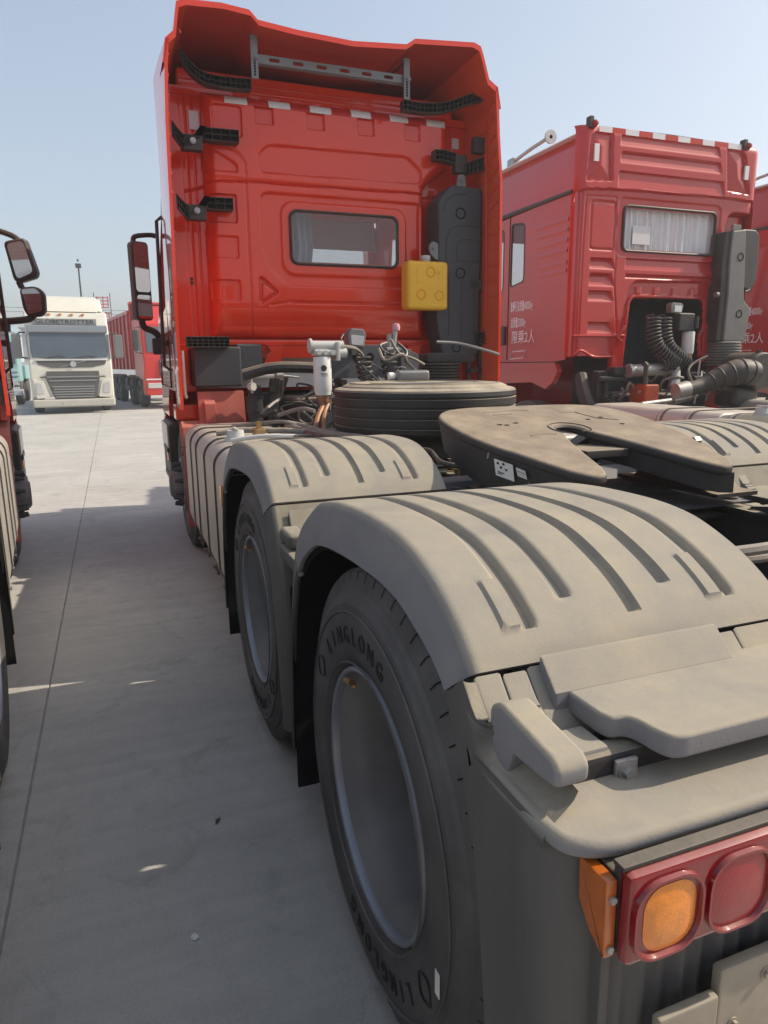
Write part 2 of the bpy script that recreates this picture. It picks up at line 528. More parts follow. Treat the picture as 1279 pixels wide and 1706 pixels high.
def link(name, me, parent=None, label=None, kind=None, loc=None, rotz=None):
    o = bpy.data.objects.new(name, me)
    COL.objects.link(o)
    if parent is not None: o.parent = parent
    if label: o['label'] = label
    if kind: o['kind'] = kind
    if loc is not None: o.location = loc
    if rotz is not None: o.rotation_euler = (0, 0, rotz)
    return o
def part(name, mb, mats, parent, label=None, ang=35, kind=None, recalc=True):
    return link(name, mb.mesh(name, mats, ang, recalc), parent, label, kind)
def thing(name, label, cat, loc=(0, 0, 0), rotz=0, group=None, me=None):
    o = bpy.data.objects.new(name, me)
    COL.objects.link(o)
    o.location = loc
    o.rotation_euler = (0, 0, rotz)
    o['label'] = label
    o['category'] = cat
    if group: o['group'] = group
    return o
def dup(o, parent=None, label=None, loc=None, rotz=None, skip=()):
    c = o.copy()
    COL.objects.link(c)
    if parent is not None:
        c.parent = parent
    if label: c['label'] = label
    if loc is not None: c.location = loc
    if rotz is not None: c.rotation_euler = (0, 0, rotz)
    for ch in list(o.children):
        if ch.name.split('.')[0] in skip: continue
        dup(ch, c)
    return c
def text_mb(s, size, depth=0.0, sx=1.0, align='CENTER', bold=0.0):
    c = bpy.data.curves.new('lettering', 'FONT')
    c.body = s
    c.size = size
    c.align_x = align
    c.align_y = 'BOTTOM_BASELINE'
    c.extrude = depth
    c.offset = bold
    c.resolution_u = 3
    o = bpy.data.objects.new('lettering', c)
    COL.objects.link(o)
    dg = bpy.context.evaluated_depsgraph_get()
    me = bpy.data.meshes.new_from_object(o.evaluated_get(dg))
    mb = MB().add([(v.co.x*sx, v.co.y, v.co.z) for v in me.vertices], [tuple(p.vertices) for p in me.polygons])
    bpy.data.objects.remove(o)
    bpy.data.curves.remove(c)
    bpy.data.meshes.remove(me)
    return mb
# rear-facing lettering: text x -> +X, text y -> +Z, text z (out) -> -Y
M_REAR = Matrix(((1, 0, 0, 0), (0, 0, -1, 0), (0, 1, 0, 0), (0, 0, 0, 1)))
# left-facing: text x -> -Y (front of truck is on the reader's left), y -> +Z, out -> -X
M_LEFT = Matrix(((0, 0, -1, 0), (-1, 0, 0, 0), (0, 1, 0, 0), (0, 0, 0, 1)))
FXZ = lambda y_: (lambda u, v, a: (u, a, v))
XZ = lambda u, v, a: (u, a, v)       # outline in x,z extruded along y
YZ = lambda u, v, a: (a, u, v)       # outline in y,z extruded along x
XY = lambda u, v, a: (u, v, a)       # outline in x,y extruded along z
def rrect(x0, x1, z0, z1, r, n=5):
    out = []
    for cx, cz, a0 in ((x1-r, z1-r, 0), (x0+r, z1-r, 90), (x0+r, z0+r, 180), (x1-r, z0+r, 270)):
        for i in range(n+1):
            t = rad(a0+90*i/n)
            out.append((cx+r*math.cos(t), cz+r*math.sin(t)))
    return out
def round_poly(pts, r, n=4):
    out = []
    k = len(pts)
    for i in range(k):
        p, a, b = Vector(pts[i]), Vector(pts[i-1]), Vector(pts[(i+1) % k])
        da, db = a-p, b-p
        rr = min(r, da.length*.45, db.length*.45)
        p0, p2 = p+da.normalized()*rr, p+db.normalized()*rr
        for j in range(n+1):
            t = j/n
            q = p0*(1-t)**2+p*2*t*(1-t)+p2*t*t
            out.append((q.x, q.y))
    return out
def sd_box(X, Z, x0, x1, z0, z1, r=0.0):
    qx = np.abs(X-(x0+x1)/2)-((x1-x0)/2-r)
    qz = np.abs(Z-(z0+z1)/2)-((z1-z0)/2-r)
    return np.hypot(np.maximum(qx, 0), np.maximum(qz, 0))+np.minimum(np.maximum(qx, qz), 0)-r
def sd_poly(X, Z, poly):
    d = np.full(X.shape, 1e9)
    ins = np.zeros(X.shape, bool)
    n = len(poly)
    for i in range(n):
        ax, az = poly[i]
        bx, bz = poly[(i+1) % n]
        ex, ez = bx-ax, bz-az
        t = np.clip(((X-ax)*ex+(Z-az)*ez)/(ex*ex+ez*ez), 0, 1)
        d = np.minimum(d, np.hypot(X-ax-t*ex, Z-az-t*ez))
        c = ((az > Z) != (bz > Z))
        with np.errstate(divide='ignore', invalid='ignore'):
            xi = ax+(Z-az)*ex/np.where(ez == 0, 1e-9, ez)
        ins ^= c & (X < xi)
    return np.where(ins, -d, d)
def sd_line(X, Z, pts):
    d = np.full(X.shape, 1e9)
    for (ax, az), (bx, bz) in zip(pts[:-1], pts[1:]):
        ex, ez = bx-ax, bz-az
        t = np.clip(((X-ax)*ex+(Z-az)*ez)/(ex*ex+ez*ez), 0, 1)
        d = np.minimum(d, np.hypot(X-ax-t*ex, Z-az-t*ez))
    return d
def sst(d, w):
    """1 inside (d<0) .. 0 at d>w, smooth"""
    t = np.clip(1-d/w, 0, 1)
    return t*t*(3-2*t)
def bolt(mb, p, d, r=0.012, h=0.012, mi=0):
    p, d = Vector(p), Vector(d).normalized()
    mb.cyl(p, p+d*h*.25, r*1.5, n=12, mi=mi)
    mb.cyl(p+d*h*.25, p+d*h, r, n=6, mi=mi)
    return mb

def taper(mb):
    """the cab narrows towards its nose, more so near the roof"""
    out = []
    for x, y, z in mb.v:
        t = min(1, max(0, (y-4.4)/1.6))
        k = float(np.interp(z, [1.2, 1.9, 2.9, 3.4, 3.8], [.0, .012, .095, .17, .22]))
        out.append((x*(1-t*k), y, z))
    mb.v = out
    return mb
# ------------------------------------------------------------------ ground, slabs, sky is the world
gnd = thing('ground', 'x', 'x')
def make_ground():
    bpy.data.objects.remove(gnd)
    mb = MB().add([(-900, -400, -0.012), (900, -400, -0.012), (900, 1400, -0.012), (-900, 1400, -0.012)], [(0, 1, 2, 3)])
    g = part('ground', mb, CONC, None, kind='structure', recalc=False)
    W_, L_, gap = 4.5, 10.0, 0.006
    me = MB().box(0, W_-gap, 0, L_-gap, -0.011, 0.0, 0.004).mesh('slab', CONC, 5)
    xs = [-2.085+W_*i for i in range(-4, 6)]
    ys = [-13.6+L_*i for i in range(0, 8)]
    for x in xs:
        for y in ys:
            link('slab', me, g, loc=(x+gap/2, y+gap/2, 0))
make_ground()

# ------------------------------------------------------------------ wheels (axis along x, outer side -x)
AX0, AX1, FAX = 0.03, 1.385, 4.66
TR = 0.53
def tyre_profile():
    # (h along x from outer sidewall plane 0 .. width .29, radius)
    return [(0.030, .288), (0.016, .300), (0.008, .315), (0.003, .335), (0.0, .37), (-0.002, .405), (0.0, .43), (0.003, .440), (0.0025, .447), (0.010, .462),
            (0.012, .470), (0.020, .478), (0.024, .500), (0.030, .519), (0.040, .527), (0.062, .5295),
            (0.064, .517), (0.074, .517), (0.076, .530), (0.112, .530), (0.114, .517), (0.124, .517), (0.126, .530), (0.164, .530),
            (0.166, .517), (0.176, .517), (0.178, .530), (0.214, .530), (0.216, .517), (0.226, .517), (0.228, .5295), (0.250, .527),
            (0.260, .519), (0.270, .478), (0.283, .462), (0.291, .43), (0.292, .37), (0.286, .335), (0.274, .300), (0.26, .288)]
def tyre_mb(seg=96, ribs=True):
    mb = MB().lathe(tyre_profile(), axis='x', n=seg)
    # fine moulded rings on the sidewall
    if ribs:
        for r in (.352-.04, .408+.022):
            mb.lathe([(-0.001, r-.003), (-0.0045, r), (-0.001, r+.003)], axis='x', n=seg)
    return mb
def shoulder_mb(n=60):
    """the short sipes cut round the tread shoulder, as thin dark slots let into the rubber"""
    mb = MB()
    for i in range(n):
        t = 2*math.pi*i/n
        a = t+0.012
        vs = []
        for (h, r) in ((0.0185, .476), (0.0225, .500), (0.0287, .5195), (0.0395, .5283), (0.060, .5302)):
            for tt in (t, a-0.006):
                vs.append((h-0.0009, r*math.cos(tt), r*math.sin(tt)))
        mb.add(vs, [(2*k, 2*k+1, 2*k+3, 2*k+2) for k in range(1, 4)])
    return mb
def rim_mb():
    # outer dual: lip at the outer side, deep barrel going inwards to the disc
    p = [(0.034, .281), (0.016, .287), (0.010, .293), (0.012, .2995), (0.018, .2995), (0.020, .294)]
    lip = MB().lathe([(0.030, .284), (0.018, .2855), (0.010, .2885), (0.007, .2935), (0.009, .2985), (0.016, .301), (0.030, .300)], axis='x', n=72)
    bar = MB().lathe([(0.028, .2845), (0.040, .276), (0.055, .262), (0.070, .252), (0.100, .246), (0.150, .243), (0.180, .240)], axis='x', n=72)
    bar.lathe([(0.180, .240), (0.196, .234), (0.206, .224), (0.210, .200), (0.212, .160), (0.212, .142)], axis='x', n=72, mi=1)  # disc end coloured black to stand in for shade deep in the bowl
    return lip, bar
LIP, BAR = rim_mb()
def nuts_mb(rc=.1675, n=10, x=0.212, out=-1, r=.017, h=.03):
    mb = MB()
    for i in range(n):
        t = 2*math.pi*(i+.5)/n
        bolt(mb, (x, rc*math.cos(t), rc*math.sin(t)), (out, 0, 0), r, h)
    return mb
HUB = MB().lathe([(0.215, .143), (0.19, .140), (0.175, .130), (0.165, .10), (0.16, .085), (0.16, 0.001)], axis='x', n=36)
ME = {}
ME['tyre'] = tyre_mb().mesh('tyre', RUBBER, 30)
ME['tyre_plain'] = tyre_mb(64, False).mesh('tyre', RUBBER, 30)
ME['sipe'] = shoulder_mb().mesh('tread_sipe', FLAP, recalc=False)
ME['lip'] = LIP.mesh('rim_lip', RIMLIP)
ME['rim'] = BAR.mesh('wheel', [RIMM, CHAS])
ME['nuts'] = nuts_mb(n=1).mesh('wheel_nut', STEEL)
ME['hub'] = HUB.mesh('hub', CHAS)
# lettering moulded on the sidewall
def arc_text(s, r, a0, a1, size, sx):
    out = []
    for k, ch in enumerate(s):
        a = rad(a0+(a1-a0)*k/(len(s)-1))
        g = text_mb(ch, size, 0.0012, sx)
        # glyph up = radial, glyph right = towards -y at the top of the wheel
        ur = Vector((0, math.cos(a), math.sin(a)))
        ux = Vector((0, math.sin(a), -math.cos(a)))
        M = Matrix(((0, 0, -1, -0.0032), (-ux.y, ur.y, 0, ur.y*(r-.019)), (-ux.z, ur.z, 0, ur.z*(r-.019)), (0, 0, 0, 1)))
        out.append(MB().join(g, M))
    return out
letters = arc_text('LINGLONG', .376, 47, 106, .058, 0.86)
emblem = MB()
for sgn in (1, -1):
    pts = []
    for k in range(13):
        t = k/12
        a = rad(30+4.6*math.sin(math.pi*t)*sgn)
        r = .350+.062*t
        pts.append((-0.0032, r*math.cos(a), r*math.sin(a)))
    emblem.tube(pts, .0022, 5)
letters.append(emblem)
letters += [MB().join(g, Matrix.Rotation(math.pi, 4, 'X')) for g in letters]
MOULD = mat('moulded_letter_rubber', (0.020, 0.020, 0.021), 0.6)
ME['letters'] = [g.mesh('tyre_letter', MOULD, recalc=False) for g in letters]
ME['valve'] = MB().tube([(0.03, .150, .205), (0.02, .158, .216), (0.012, .150, .222)], .007, 8).cyl((0.016, .135, .226), (0.010, .170, .219), .009, .006, 8).mesh('valve', BRASS)
ME['tag'] = MB().box(-0.0045, -0.003, -.395, -.378, -.150, -.098).mesh('paper_tag', PAPER)

def dual_wheel(parent, x, y, detail, side=-1, spin=0):
    """outer wheel of a twin pair; returns the wheel part"""
    w = link('wheel', ME['rim'], parent, loc=(x, y, TR))
    if side > 0: w.rotation_euler = (0, 0, math.pi)
    link('tyre', ME['tyre'] if detail else ME['tyre_plain'], w)
    link('rim_lip', ME['lip'], w)
    link('hub', ME['hub'], w)
    for k in range(10): link('wheel_nut', ME['nuts'], w).rotation_euler = (2*math.pi*k/10, 0, 0)
    if detail:
        link('tread_sipe', ME['sipe'], w, kind='stuff')
        for g in ME['letters']: link('tyre_letter', g, w)
        link('valve', ME['valve'], w)
    return w
def inner_wheel(parent, x, y):
    w = link('inner_wheel', ME['tyre_plain'], parent, loc=(x, y, TR))
    return w

# ------------------------------------------------------------------ mudguards
PROF = [(.552, 1.02), (.495, 1.072), (.437, 1.109), (.35, 1.155), (.289, 1.177), (.18, 1.197), (.072, 1.207), (-.03, 1.211), (-.129, 1.211), (-.20, 1.206), (-.27, 1.193), (-.355, 1.161), (-.416, 1.127), (-.458, 1.094), (-.483, 1.066)]
XI, XO = -.61, -1.238
def resample(P, n):
    P = [Vector((a, b, 0)) for a, b in P]
    Q = catmull(P, 12)
    L = [0]
    for a, b in zip(Q[:-1], Q[1:]): L.append(L[-1]+(b-a).length)
    t = np.linspace(0, L[-1], n)
    return np.interp(t, L, [q.x for q in Q]), np.interp(t, L, [q.y for q in Q])
def guard_mb(prof, n, centre=(0.03, .53), fd=0.105, fx=-1.252, grooves=(), pads=(), dxcols=.0048, th=.006, fd_end=None, xi=XI):
    py, pz = resample(prof, n)
    ty, tz = np.gradient(py), np.gradient(pz)
    ln = np.hypot(ty, tz)
    ny, nz = tz/ln, -ty/ln
    s = np.sign((centre[0]-py)*ny+(centre[1]-pz)*nz)
    s = np.sign(np.sum(s)) or 1
    ny, nz = ny*s, nz*s       # towards the axle
    nc = max(6, int((abs(XO-xi)-.05)/dxcols))
    xs = list(np.linspace(xi, XO+.018, nc))
    d = [0.0]*nc
    for k in range(1, 7):
        a = rad(15*k)
        xs.append(XO+.018-.018*math.sin(a)); d.append(.018*(1-math.cos(a)))
    top_n = len(xs)
    F = np.full(n, fd) if fd_end is None else np.interp(np.linspace(0, 1, n), np.linspace(0, 1, len(fd_end)), fd_end)
    side = [(.3, .45), (.65, .8), (1.0, 1.0)]
    xs_a = np.tile(np.array(xs), (n, 1))
    d_a = np.tile(np.array(d), (n, 1))
    for fr, xr in side:
        xs_a = np.concatenate([xs_a, np.full((n, 1), XO+(fx-XO)*xr)], 1)
        d_a = np.concatenate([d_a, (.018+(F-.018)*fr)[:, None]], 1)
    # inner return lip
    xs_a = np.concatenate([xs_a, np.full((n, 1), fx+.008)], 1); d_a = np.concatenate([d_a, (F+.003)[:, None]], 1)
    xs_a = np.concatenate([xs_a, np.full((n, 1), fx+.018)], 1); d_a = np.concatenate([d_a, (F-.004)[:, None]], 1)
    # inboard turned-down edge
    xs_a = np.concatenate([np.full((n, 1), xi+.012), np.full((n, 1), xi+.004), xs_a], 1)
    d_a = np.concatenate([np.full((n, 1), .05), np.full((n, 1), .006), d_a], 1)
    Y = py[:, None]+ny[:, None]*d_a
    Z = pz[:, None]+nz[:, None]*d_a
    if len(grooves) or len(pads):
        YY = np.tile(py[:, None], (1, xs_a.shape[1]))
        dep = np.zeros_like(YY)
        for gx, y0, y1 in grooves:
            w = .0115
            dd = sd_box(xs_a, YY, gx-w, gx+w, y0, y1, .004)
            dep = np.maximum(dep, .0135*sst(dd+.002, .005))
        for x0, x1, y0, y1 in pads:
            dd = sd_box(xs_a, YY, x0, x1, y0, y1, .003)
            dep = dep-.0055*sst(dd, .004)*(dep < .002)
        tm = np.zeros(xs_a.shape[1]); tm[2:2+nc] = 1
        dep = dep*tm
        Y = Y+ny[:, None]*dep
        Z = Z+nz[:, None]*dep
    mb = MB().grid(xs_a, Y, Z)
    # thickness: inner skin, coloured black for the shade under the arch
    mb.grid(xs_a[:, ::4]+0.0, Y[:, ::4]+ny[:, None]*(th+.012), Z[:, ::4]+nz[:, None]*(th+.012), flip=True, mi=1)
    # end caps so that the lid edge has thickness
    for i in (0, -1):
        a = np.stack([xs_a[i], Y[i], Z[i]], -1)
        b_ = a+np.array([0, ny[i]*.012, nz[i]*.012])
        m = len(a)
        mb.add(np.concatenate([a, b_]).tolist(), [(k, k+1, m+k+1, m+k) for k in range(m-1)])
    return mb
GX = [(-1.115, -.443), (-1.028, -.407), (-.918, -.443), (-.826, -.407), (-.715, -.443)]
def lid_mb():
    gr = [(gx, ye, .43 if ye < -.43 else .39) for gx, ye in GX]
    pads = [(-1.158, -1.127, -.442, -.360), (-.760, -.727, -.442, -.360), (-1.158, -1.127, .36, .44)]
    return guard_mb(PROF, 170, grooves=gr, pads=pads, fd_end=[.10, .10, .104, .106, .104, .10, .092, .074])
def make_guards(T, sgn):
    f = (lambda m: m) if sgn < 0 else (lambda m: m.mirror())
    for yo in (0, AX1-AX0):
        key = 'lid%d' % sgn
        if key not in ME: ME[key] = f(lid_mb()).mesh('mudguard_lid', [GUARD, FLAP], 40, recalc=False)
        link('mudguard_lid', ME[key], T, loc=(0, yo, 0))
    # guards in front of each axle and behind the first
    fr = [(.558, 1.010), (.60, .93), (.628, .80), (.640, .65), (.645, .50), (.646, .34)]
    rr1 = [(-.489, 1.058), (-.535, .98), (-.575, .88), (-.605, .74), (-.635, .58), (-.655, .34)]
    for yo, pr, cen in ((0, fr, (.03, .5)), (AX1-AX0, fr, (.03, .5)), (AX1-AX0, rr1, (.03, .5))):
        key = 'lower%d%s' % (sgn, 'f' if pr is fr else 'r')
        if key not in ME:
            fd = [.09, .075, .05, .03, .02, .012] if pr is fr else [.10, .095, .09, .08, .07, .05]
            ME[key] = f(guard_mb(pr, 26, centre=cen, dxcols=.05, fd_end=fd)).mesh('lower_mudguard', [GUARDL, FLAP], 40, recalc=False)
        link('lower_mudguard', ME[key], T, loc=(0, yo, 0))
        flap = MB()
        y0 = (.615 if pr is fr else -.60)
        flap.box(-1.243, -.63, y0-.004, y0+.004, .205, .86)
        if pr is fr: link('rubber_flap', f(flap).mesh('rubber_flap', FLAP), T, loc=(0, yo, 0))
    # lug that bridges lid and lower guard between the axles
    mb = MB()
    pr = [(.84, 1.045), (.80, .985), (.70, .962), (.68, .935), (.70, .90), (.79, .90), (.86, .97)]
    mb.prism(pr, YZ, -1.19, -.66, .008)
    mb.box(-1.225, -1.165, .69, .82, .955, 1.0, .014)
    mb.box(-1.23, -.615, .60, .84, .90, .945, .01)
    part('guard_bridge', f(mb), GUARDL, T)
    for x in (-1.10, -.74):
        part('latch', f(latch_mb(x, .835, 1.035, 1)), GUARD, T)
def latch_mb(x, y, z, d=1):
    mb = MB()
    w = .021
    pr = [(y, z), (y-.030*d, z-.030), (y-.055*d, z-.045), (y-.072*d, z-.062), (y-.070*d, z-.075), (y-.040*d, z-.072), (y-.005*d, z-.045)]
    mb.prism(pr, YZ, x-w, x+w, .004)
    for k in range(3):
        t = .25+.28*k
        a = (y-(.030+.042*t)*d, z-.030-.032*t)
        mb.box(x-w*.85, x+w*.85, a[0]-.003, a[0]+.003, a[1]+.000, a[1]+.0045)
    return mb

# rear end of the mudguard: shelf, arm, ledge, flap and tail lamp
def make_rear(T, sgn):
    f = (lambda m: m) if sgn < 0 else (lambda m: m.mirror())
    # side and rear skin below the ledge, lofted plan curves (x, y) at several heights
    def plan(z):
        t = np.interp(z, [.12, .58, .74, .82, .89, .96], [-.600, -.568, -.545, -.527, -.497, -.474])
        yr = -.725
        pts = [(-1.243, t+.004), (-1.2525, t), (-1.2535, t-.03), (-1.2535, -.64), (-1.2515, -.672), (-1.241, -.702), (-1.222, -.717), (-1.196, yr), (-1.17, yr-.002)]
        if z > .93: pts[1] = (-1.250, t)
        return pts
    zs = [.12, .30, .45, .58, .68, .74, .82, .89, .966]
    P = np.array([plan(z) for z in zs])
    mb = MB().grid(P[:, :, 0], P[:, :, 1], np.tile(np.array(zs)[:, None], (1, P.shape[1])))
    Q = P.copy(); Q[:, :, 0] += .012; Q[:, :, 1] += .008
    mb.grid(Q[:, :, 0], Q[:, :, 1], np.tile(np.array(zs)[:, None], (1, P.shape[1])), flip=True)
    # upper side wall: from the lid seam down to the ledge, drawn inwards under the arm
    zz = np.array([.940, .948, .956, .964, .972, .981, .990, 1.000, 1.006, 1.012, 1.018, 1.025, 1.035, 1.050, 1.063])
    yo = np.interp(zz, [.94, .9975, 1.012, 1.063], [-.476, -.444, -.430, -.4865])
    ye = np.interp(zz, [.94, 1.0, 1.012, 1.02, 1.035, 1.063], [-.70, -.69, -.60, -.535, -.516, -.4885])
    U_ = np.linspace(0, 1, 16)
    Y_ = yo[:, None]+(ye-yo)[:, None]*U_[None, :]
    Z_ = np.tile(zz[:, None], (1, 16))
    t_ = np.clip((-.520-Y_)/.075, 0, 1); t_ = t_*t_*(3-2*t_)
    g_ = np.clip((Z_-.952)/.05, 0, 1); g_ = g_*g_*(3-2*g_)
    lipb = np.clip(1-np.abs(Z_-.952)/.02, 0, 1)*t_*.0015
    X_ = -1.2535+.052*t_*g_-lipb
    mb.grid(X_, Y_, Z_)
    # rounded fold from the side wall onto the slope under the seam
    k_ = 12
    F_ = np.array([[(-1.2535+.018*(1-math.cos(a)), float(np.interp(z, zz, ye))-.006*math.sin(a), z-.004*math.sin(a)) for a in np.linspace(0, math.pi/2, 6)] for z in zz[11:]])
    mb.grid(F_[..., 0], F_[..., 1], F_[..., 2])
    part('rear_mudguard', f(mb), GUARDL, T, ang=50)
    # slope under the seam
    mb = MB()
    sl = [(-.487, 1.063), (-.535, 1.012), (-.566, .985), (-.566, .955), (-.50, .955), (-.47, 1.04)]
    for x0, x1 in ((-1.236, -1.190), (-1.148, -.79), (-.745, -.61)):
        mb.prism(sl, YZ, x0, x1, .006)
    mb.prism([(-.492, 1.045), (-.54, .985), (-.56, .955), (-.48, .955)], YZ, -1.2, -.61)
    part('seam_slope', f(mb), GUARD, T)
    for x in (-1.169, -.767):
        part('latch', f(latch_mb(x, -.489, 1.060, 1)), GUARD, T)
    # arm at the outer end
    mb = MB()
    ar = round_poly([(-.535, 1.045), (-.560, 1.060), (-.682, 1.046), (-.694, 1.034), (-.693, 1.010), (-.66, 1.006), (-.57, 1.0), (-.535, 1.01)], .010)
    mb.prism(ar, YZ, -1.237, -1.188, .008, seg=3)
    mb.prism([(-.54, 1.01), (-.60, 1.01), (-.585, .96), (-.53, .96)], YZ, -1.237, -1.18, .006)
    mb.box(-1.19, -1.108, -.63, -.57, .992, 1.006, .005)
    part('guard_arm', f(mb), GUARD, T)
    # shelf: rises from the slope, runs level, notched rear edge on its outer half
    sh = [(-1.106, -.510), (-.61, -.510), (-.61, -.690), (-1.040, -.690), (-1.058, -.684), (-1.066, -.662), (-1.069, -.634), (-1.076, -.620), (-1.098, -.616), (-1.104, -.60)]
    mb = MB().prism(round_poly(sh, .012), XY, 1.004, 1.038, .006, seg=3)
    mb.prism([(-.489, 1.079), (-.496, 1.077), (-.534, 1.0385), (-.534, 1.01), (-.489, 1.01)], YZ, -1.128, -.790, .004)
    part('guard_shelf', f(mb), GUARD, T)
    # dark cross bar with bolt in the recess
    mb = MB().box(-1.175, -.45, -.640, -.60, .945, 1.000, .010)
    part('cross_bar', f(mb), CHAS, T)
    mb = MB().box(-1.110, -1.074, -.648, -.640, .957, .992, .003)
    bolt(mb, (-1.092, -.648, .975), (0, -1, 0), .010, .010)
    part('bar_bolt', f(mb), STEEL, T)
    # ledge
    lg = [(-1.225, -.50), (-1.2495, -.505), (-1.252, -.62), (-1.2545, -.685), (-1.246, -.722), (-1.222, -.742), (-1.19, -.750), (-.61, -.756), (-.61, -.58)]
    mb = MB().prism(round_poly(lg, .02), XY, .945, .970, .011, seg=4)
    part('ledge', f(mb), GUARD, T)
    # ribbed rear flap
    mb = MB()
    n = 150
    x = np.linspace(-1.186, -.60, n)
    rip = .0035*np.sin((x+1.186)*2*math.pi/.032)+.002*np.sin((x+1.186)*2*math.pi/.071)
    zz = np.array([.10, .5, .90, .946])
    mb.grid(np.tile(x, (4, 1)), np.tile(-.735+rip, (4, 1)), np.tile(zz[:, None], (1, n)))
    mb.box(-1.196, -1.182, -.742, -.72, .10, .94, .003)
    part('rear_flap', f(mb), GUARDL, T)
    # plate bracket low on the flap
    mb = MB().box(-1.13, -1.035, -.775, -.760, .60, .722, .004).box(-1.028, -.90, -.768, -.752, .62, .750, .004).box(-.89, -.70, -.765, -.75, .58, .765, .004)
    bolt(mb, (-1.0, -.768, .66), (0, -1, 0), .006, .006)
    bolt(mb, (-.95, -.768, .72), (0, -1, 0), .006, .006)
    part('plate_bracket', f(mb), TAN, T)
    # tail lamp
    z0, z1, yf = .838, .957, -.790
    mb = MB().box(-1.204, -.66, -.772, -.760, z0+.004, z1-.002, .004).box(-1.204, -.66, -.765, -.728, z0+.004, .944, .004)
    mb.box(-1.206, -.66, -.779, -.761, z1-.002, z1+.005, .002)
    lamp = part('tail_lamp', f(mb), BLACK, T)
    # lens body: bevelled frame with round windows
    mb = MB().box(-1.205, -.66, -.790, -.768, z0, z1-.001, .010)
    for k in range(4):
        c = -1.150+k*.107
        o = rrect(c-.051, c+.051, z0+.003, z1-.010, .037, 6)
        i_ = rrect(c-.044, c+.044, z0+.010, z1-.017, .032, 6)
        vs, fs = [], []
        m = len(o)
        for pts, yy in ((o, -.786), ([((a*.75+b*.25), (c_*.75+d*.25)) for (a, c_), (b, d) in zip(o, i_)], -.7955), ([((a*.3+b*.7), (c_*.3+d*.7)) for (a, c_), (b, d) in zip(o, i_)], -.7955), (i_, -.789)):
            vs += [(a, yy, b) for a, b in pts]
        for r in range(3):
            fs += [(r*m+q, r*m+(q+1) % m, (r+1)*m+(q+1) % m, (r+1)*m+q) for q in range(m)]
        mb.add(vs, fs)
    link('lamp_lens', f(mb).mesh('lamp_lens', LRIM, 40), lamp)
    for k in range(4):
        c = -1.150+k*.107
        o = rrect(c-.044, c+.044, z0+.010, z1-.017, .032, 6)
        if k == 0: o = rrect(c-.034, c+.041, z0+.012, z1-.022, .028, 6)
        vs = [(a, -.7905, b) for a, b in o]
        cx, cz = c, (z0+z1)/2-.004
        m = len(o)
        for s_, dy in ((.8, -.7925), (.45, -.7945)):
            vs += [(cx+(a-cx)*s_, dy, cz+(b-cz)*s_) for a, b in o]
        vs.append((cx, -.795, cz))
        fs = []
        for r in range(2):
            fs += [(r*m+q, r*m+(q+1) % m, (r+1)*m+(q+1) % m, (r+1)*m+q) for q in range(m)]
        fs += [(2*m+q, 2*m+(q+1) % m, 3*m) for q in range(m)]
        link('signal_window', f(MB().add(vs, fs)).mesh('signal_window', LAMB if k == 0 else LRED, 60), lamp, label='amber indicator window' if k == 0 else None)
    # amber side marker on the lamp's outer end
    mb = MB().prism(round_poly([(-.774, .844), (-.772, .943), (-.722, .943), (-.725, .888), (-.745, .862)], .004), YZ, -1.222, -1.206, .003)
    sm = link('side_marker', f(mb).mesh('side_marker', LAMB2), lamp)
    mb = MB().cyl((-1.2135, -.770, .920), (-1.2135, -.7765, .920), .0045, n=8)
    link('lamp_screw', f(mb).mesh('lamp_screw', STEEL), lamp)
    mb = MB().cyl((-1.2135, -.770, .856), (-1.2135, -.7765, .856), .0045, n=8)
    link('lamp_screw', f(mb).mesh('lamp_screw', STEEL), lamp)

# ------------------------------------------------------------------ chassis
def rail(mb, x, y0, y1, z0, z1, w=.075, t=.01):
    s = 1 if x > 0 else -1
    mb.box(x-t/2, x+t/2, y0, y1, z0, z1)
    mb.box(x-(w if s > 0 else -t/2-.0005), x+(-t/2-.0005 if s > 0 else w), y0, y1, z1-t, z1+.0005)
    mb.box(x-(w if s > 0 else -t/2-.0005), x+(-t/2-.0005 if s > 0 else w), y0, y1, z0-.0005, z0+t)
def make_chassis(T, y0=-.62, y1=5.3, lite=False):
    for s in (-1, 1):
        mb = MB()
        rail(mb, s*.43, y0, y1, .70, .985)
        for i in range(9):
            bolt(mb, (s*.39, -.35+i*.07+(.25 if i > 4 else 0), .9855), (0, 0, 1), .011, .010)
        for i in range(10):
            for z in (.78, .90):
                bolt(mb, (s*.436, y0+.2+i*.36, z), (s, 0, 0), .011, .012)
        part('frame_rail', mb, CHAS, T)
    for y, w in ((-.55, .10), (.70, .22), (2.0, .1), (3.0, .1), (4.3, .12)):
        mb = MB().box(-.425, .425, y-w/2, y+w/2, .74, .75).box(-.425, .425, y-.006, y+.006, .75, .93)
        mb.box(-.425, .425, y-w/2, y+w/2, .931, .941)
        part('cross_member', mb, CHAS, T)
    for y in (AX0, AX1):
        mb = MB().cyl((-.62, y, TR), (.62, y, TR), .085, n=20)
        mb.lathe([(-.19, .05), (-.17, .15), (-.06, .21), (.06, .21), (.17, .15), (.19, .05)], (0, y, TR), 'y', 28)
        part('drive_axle', mb, CHAS, T)
    for s in (-1, 1):
        mb = MB()
        for k in range(9):
            L = .72-.05*k
            mb.box(s*.43-.045, s*.43+.045, .705-L, .705+L, .64-.022*k, .66-.022*k)
        part('leaf_spring', mb, CHAS, T)
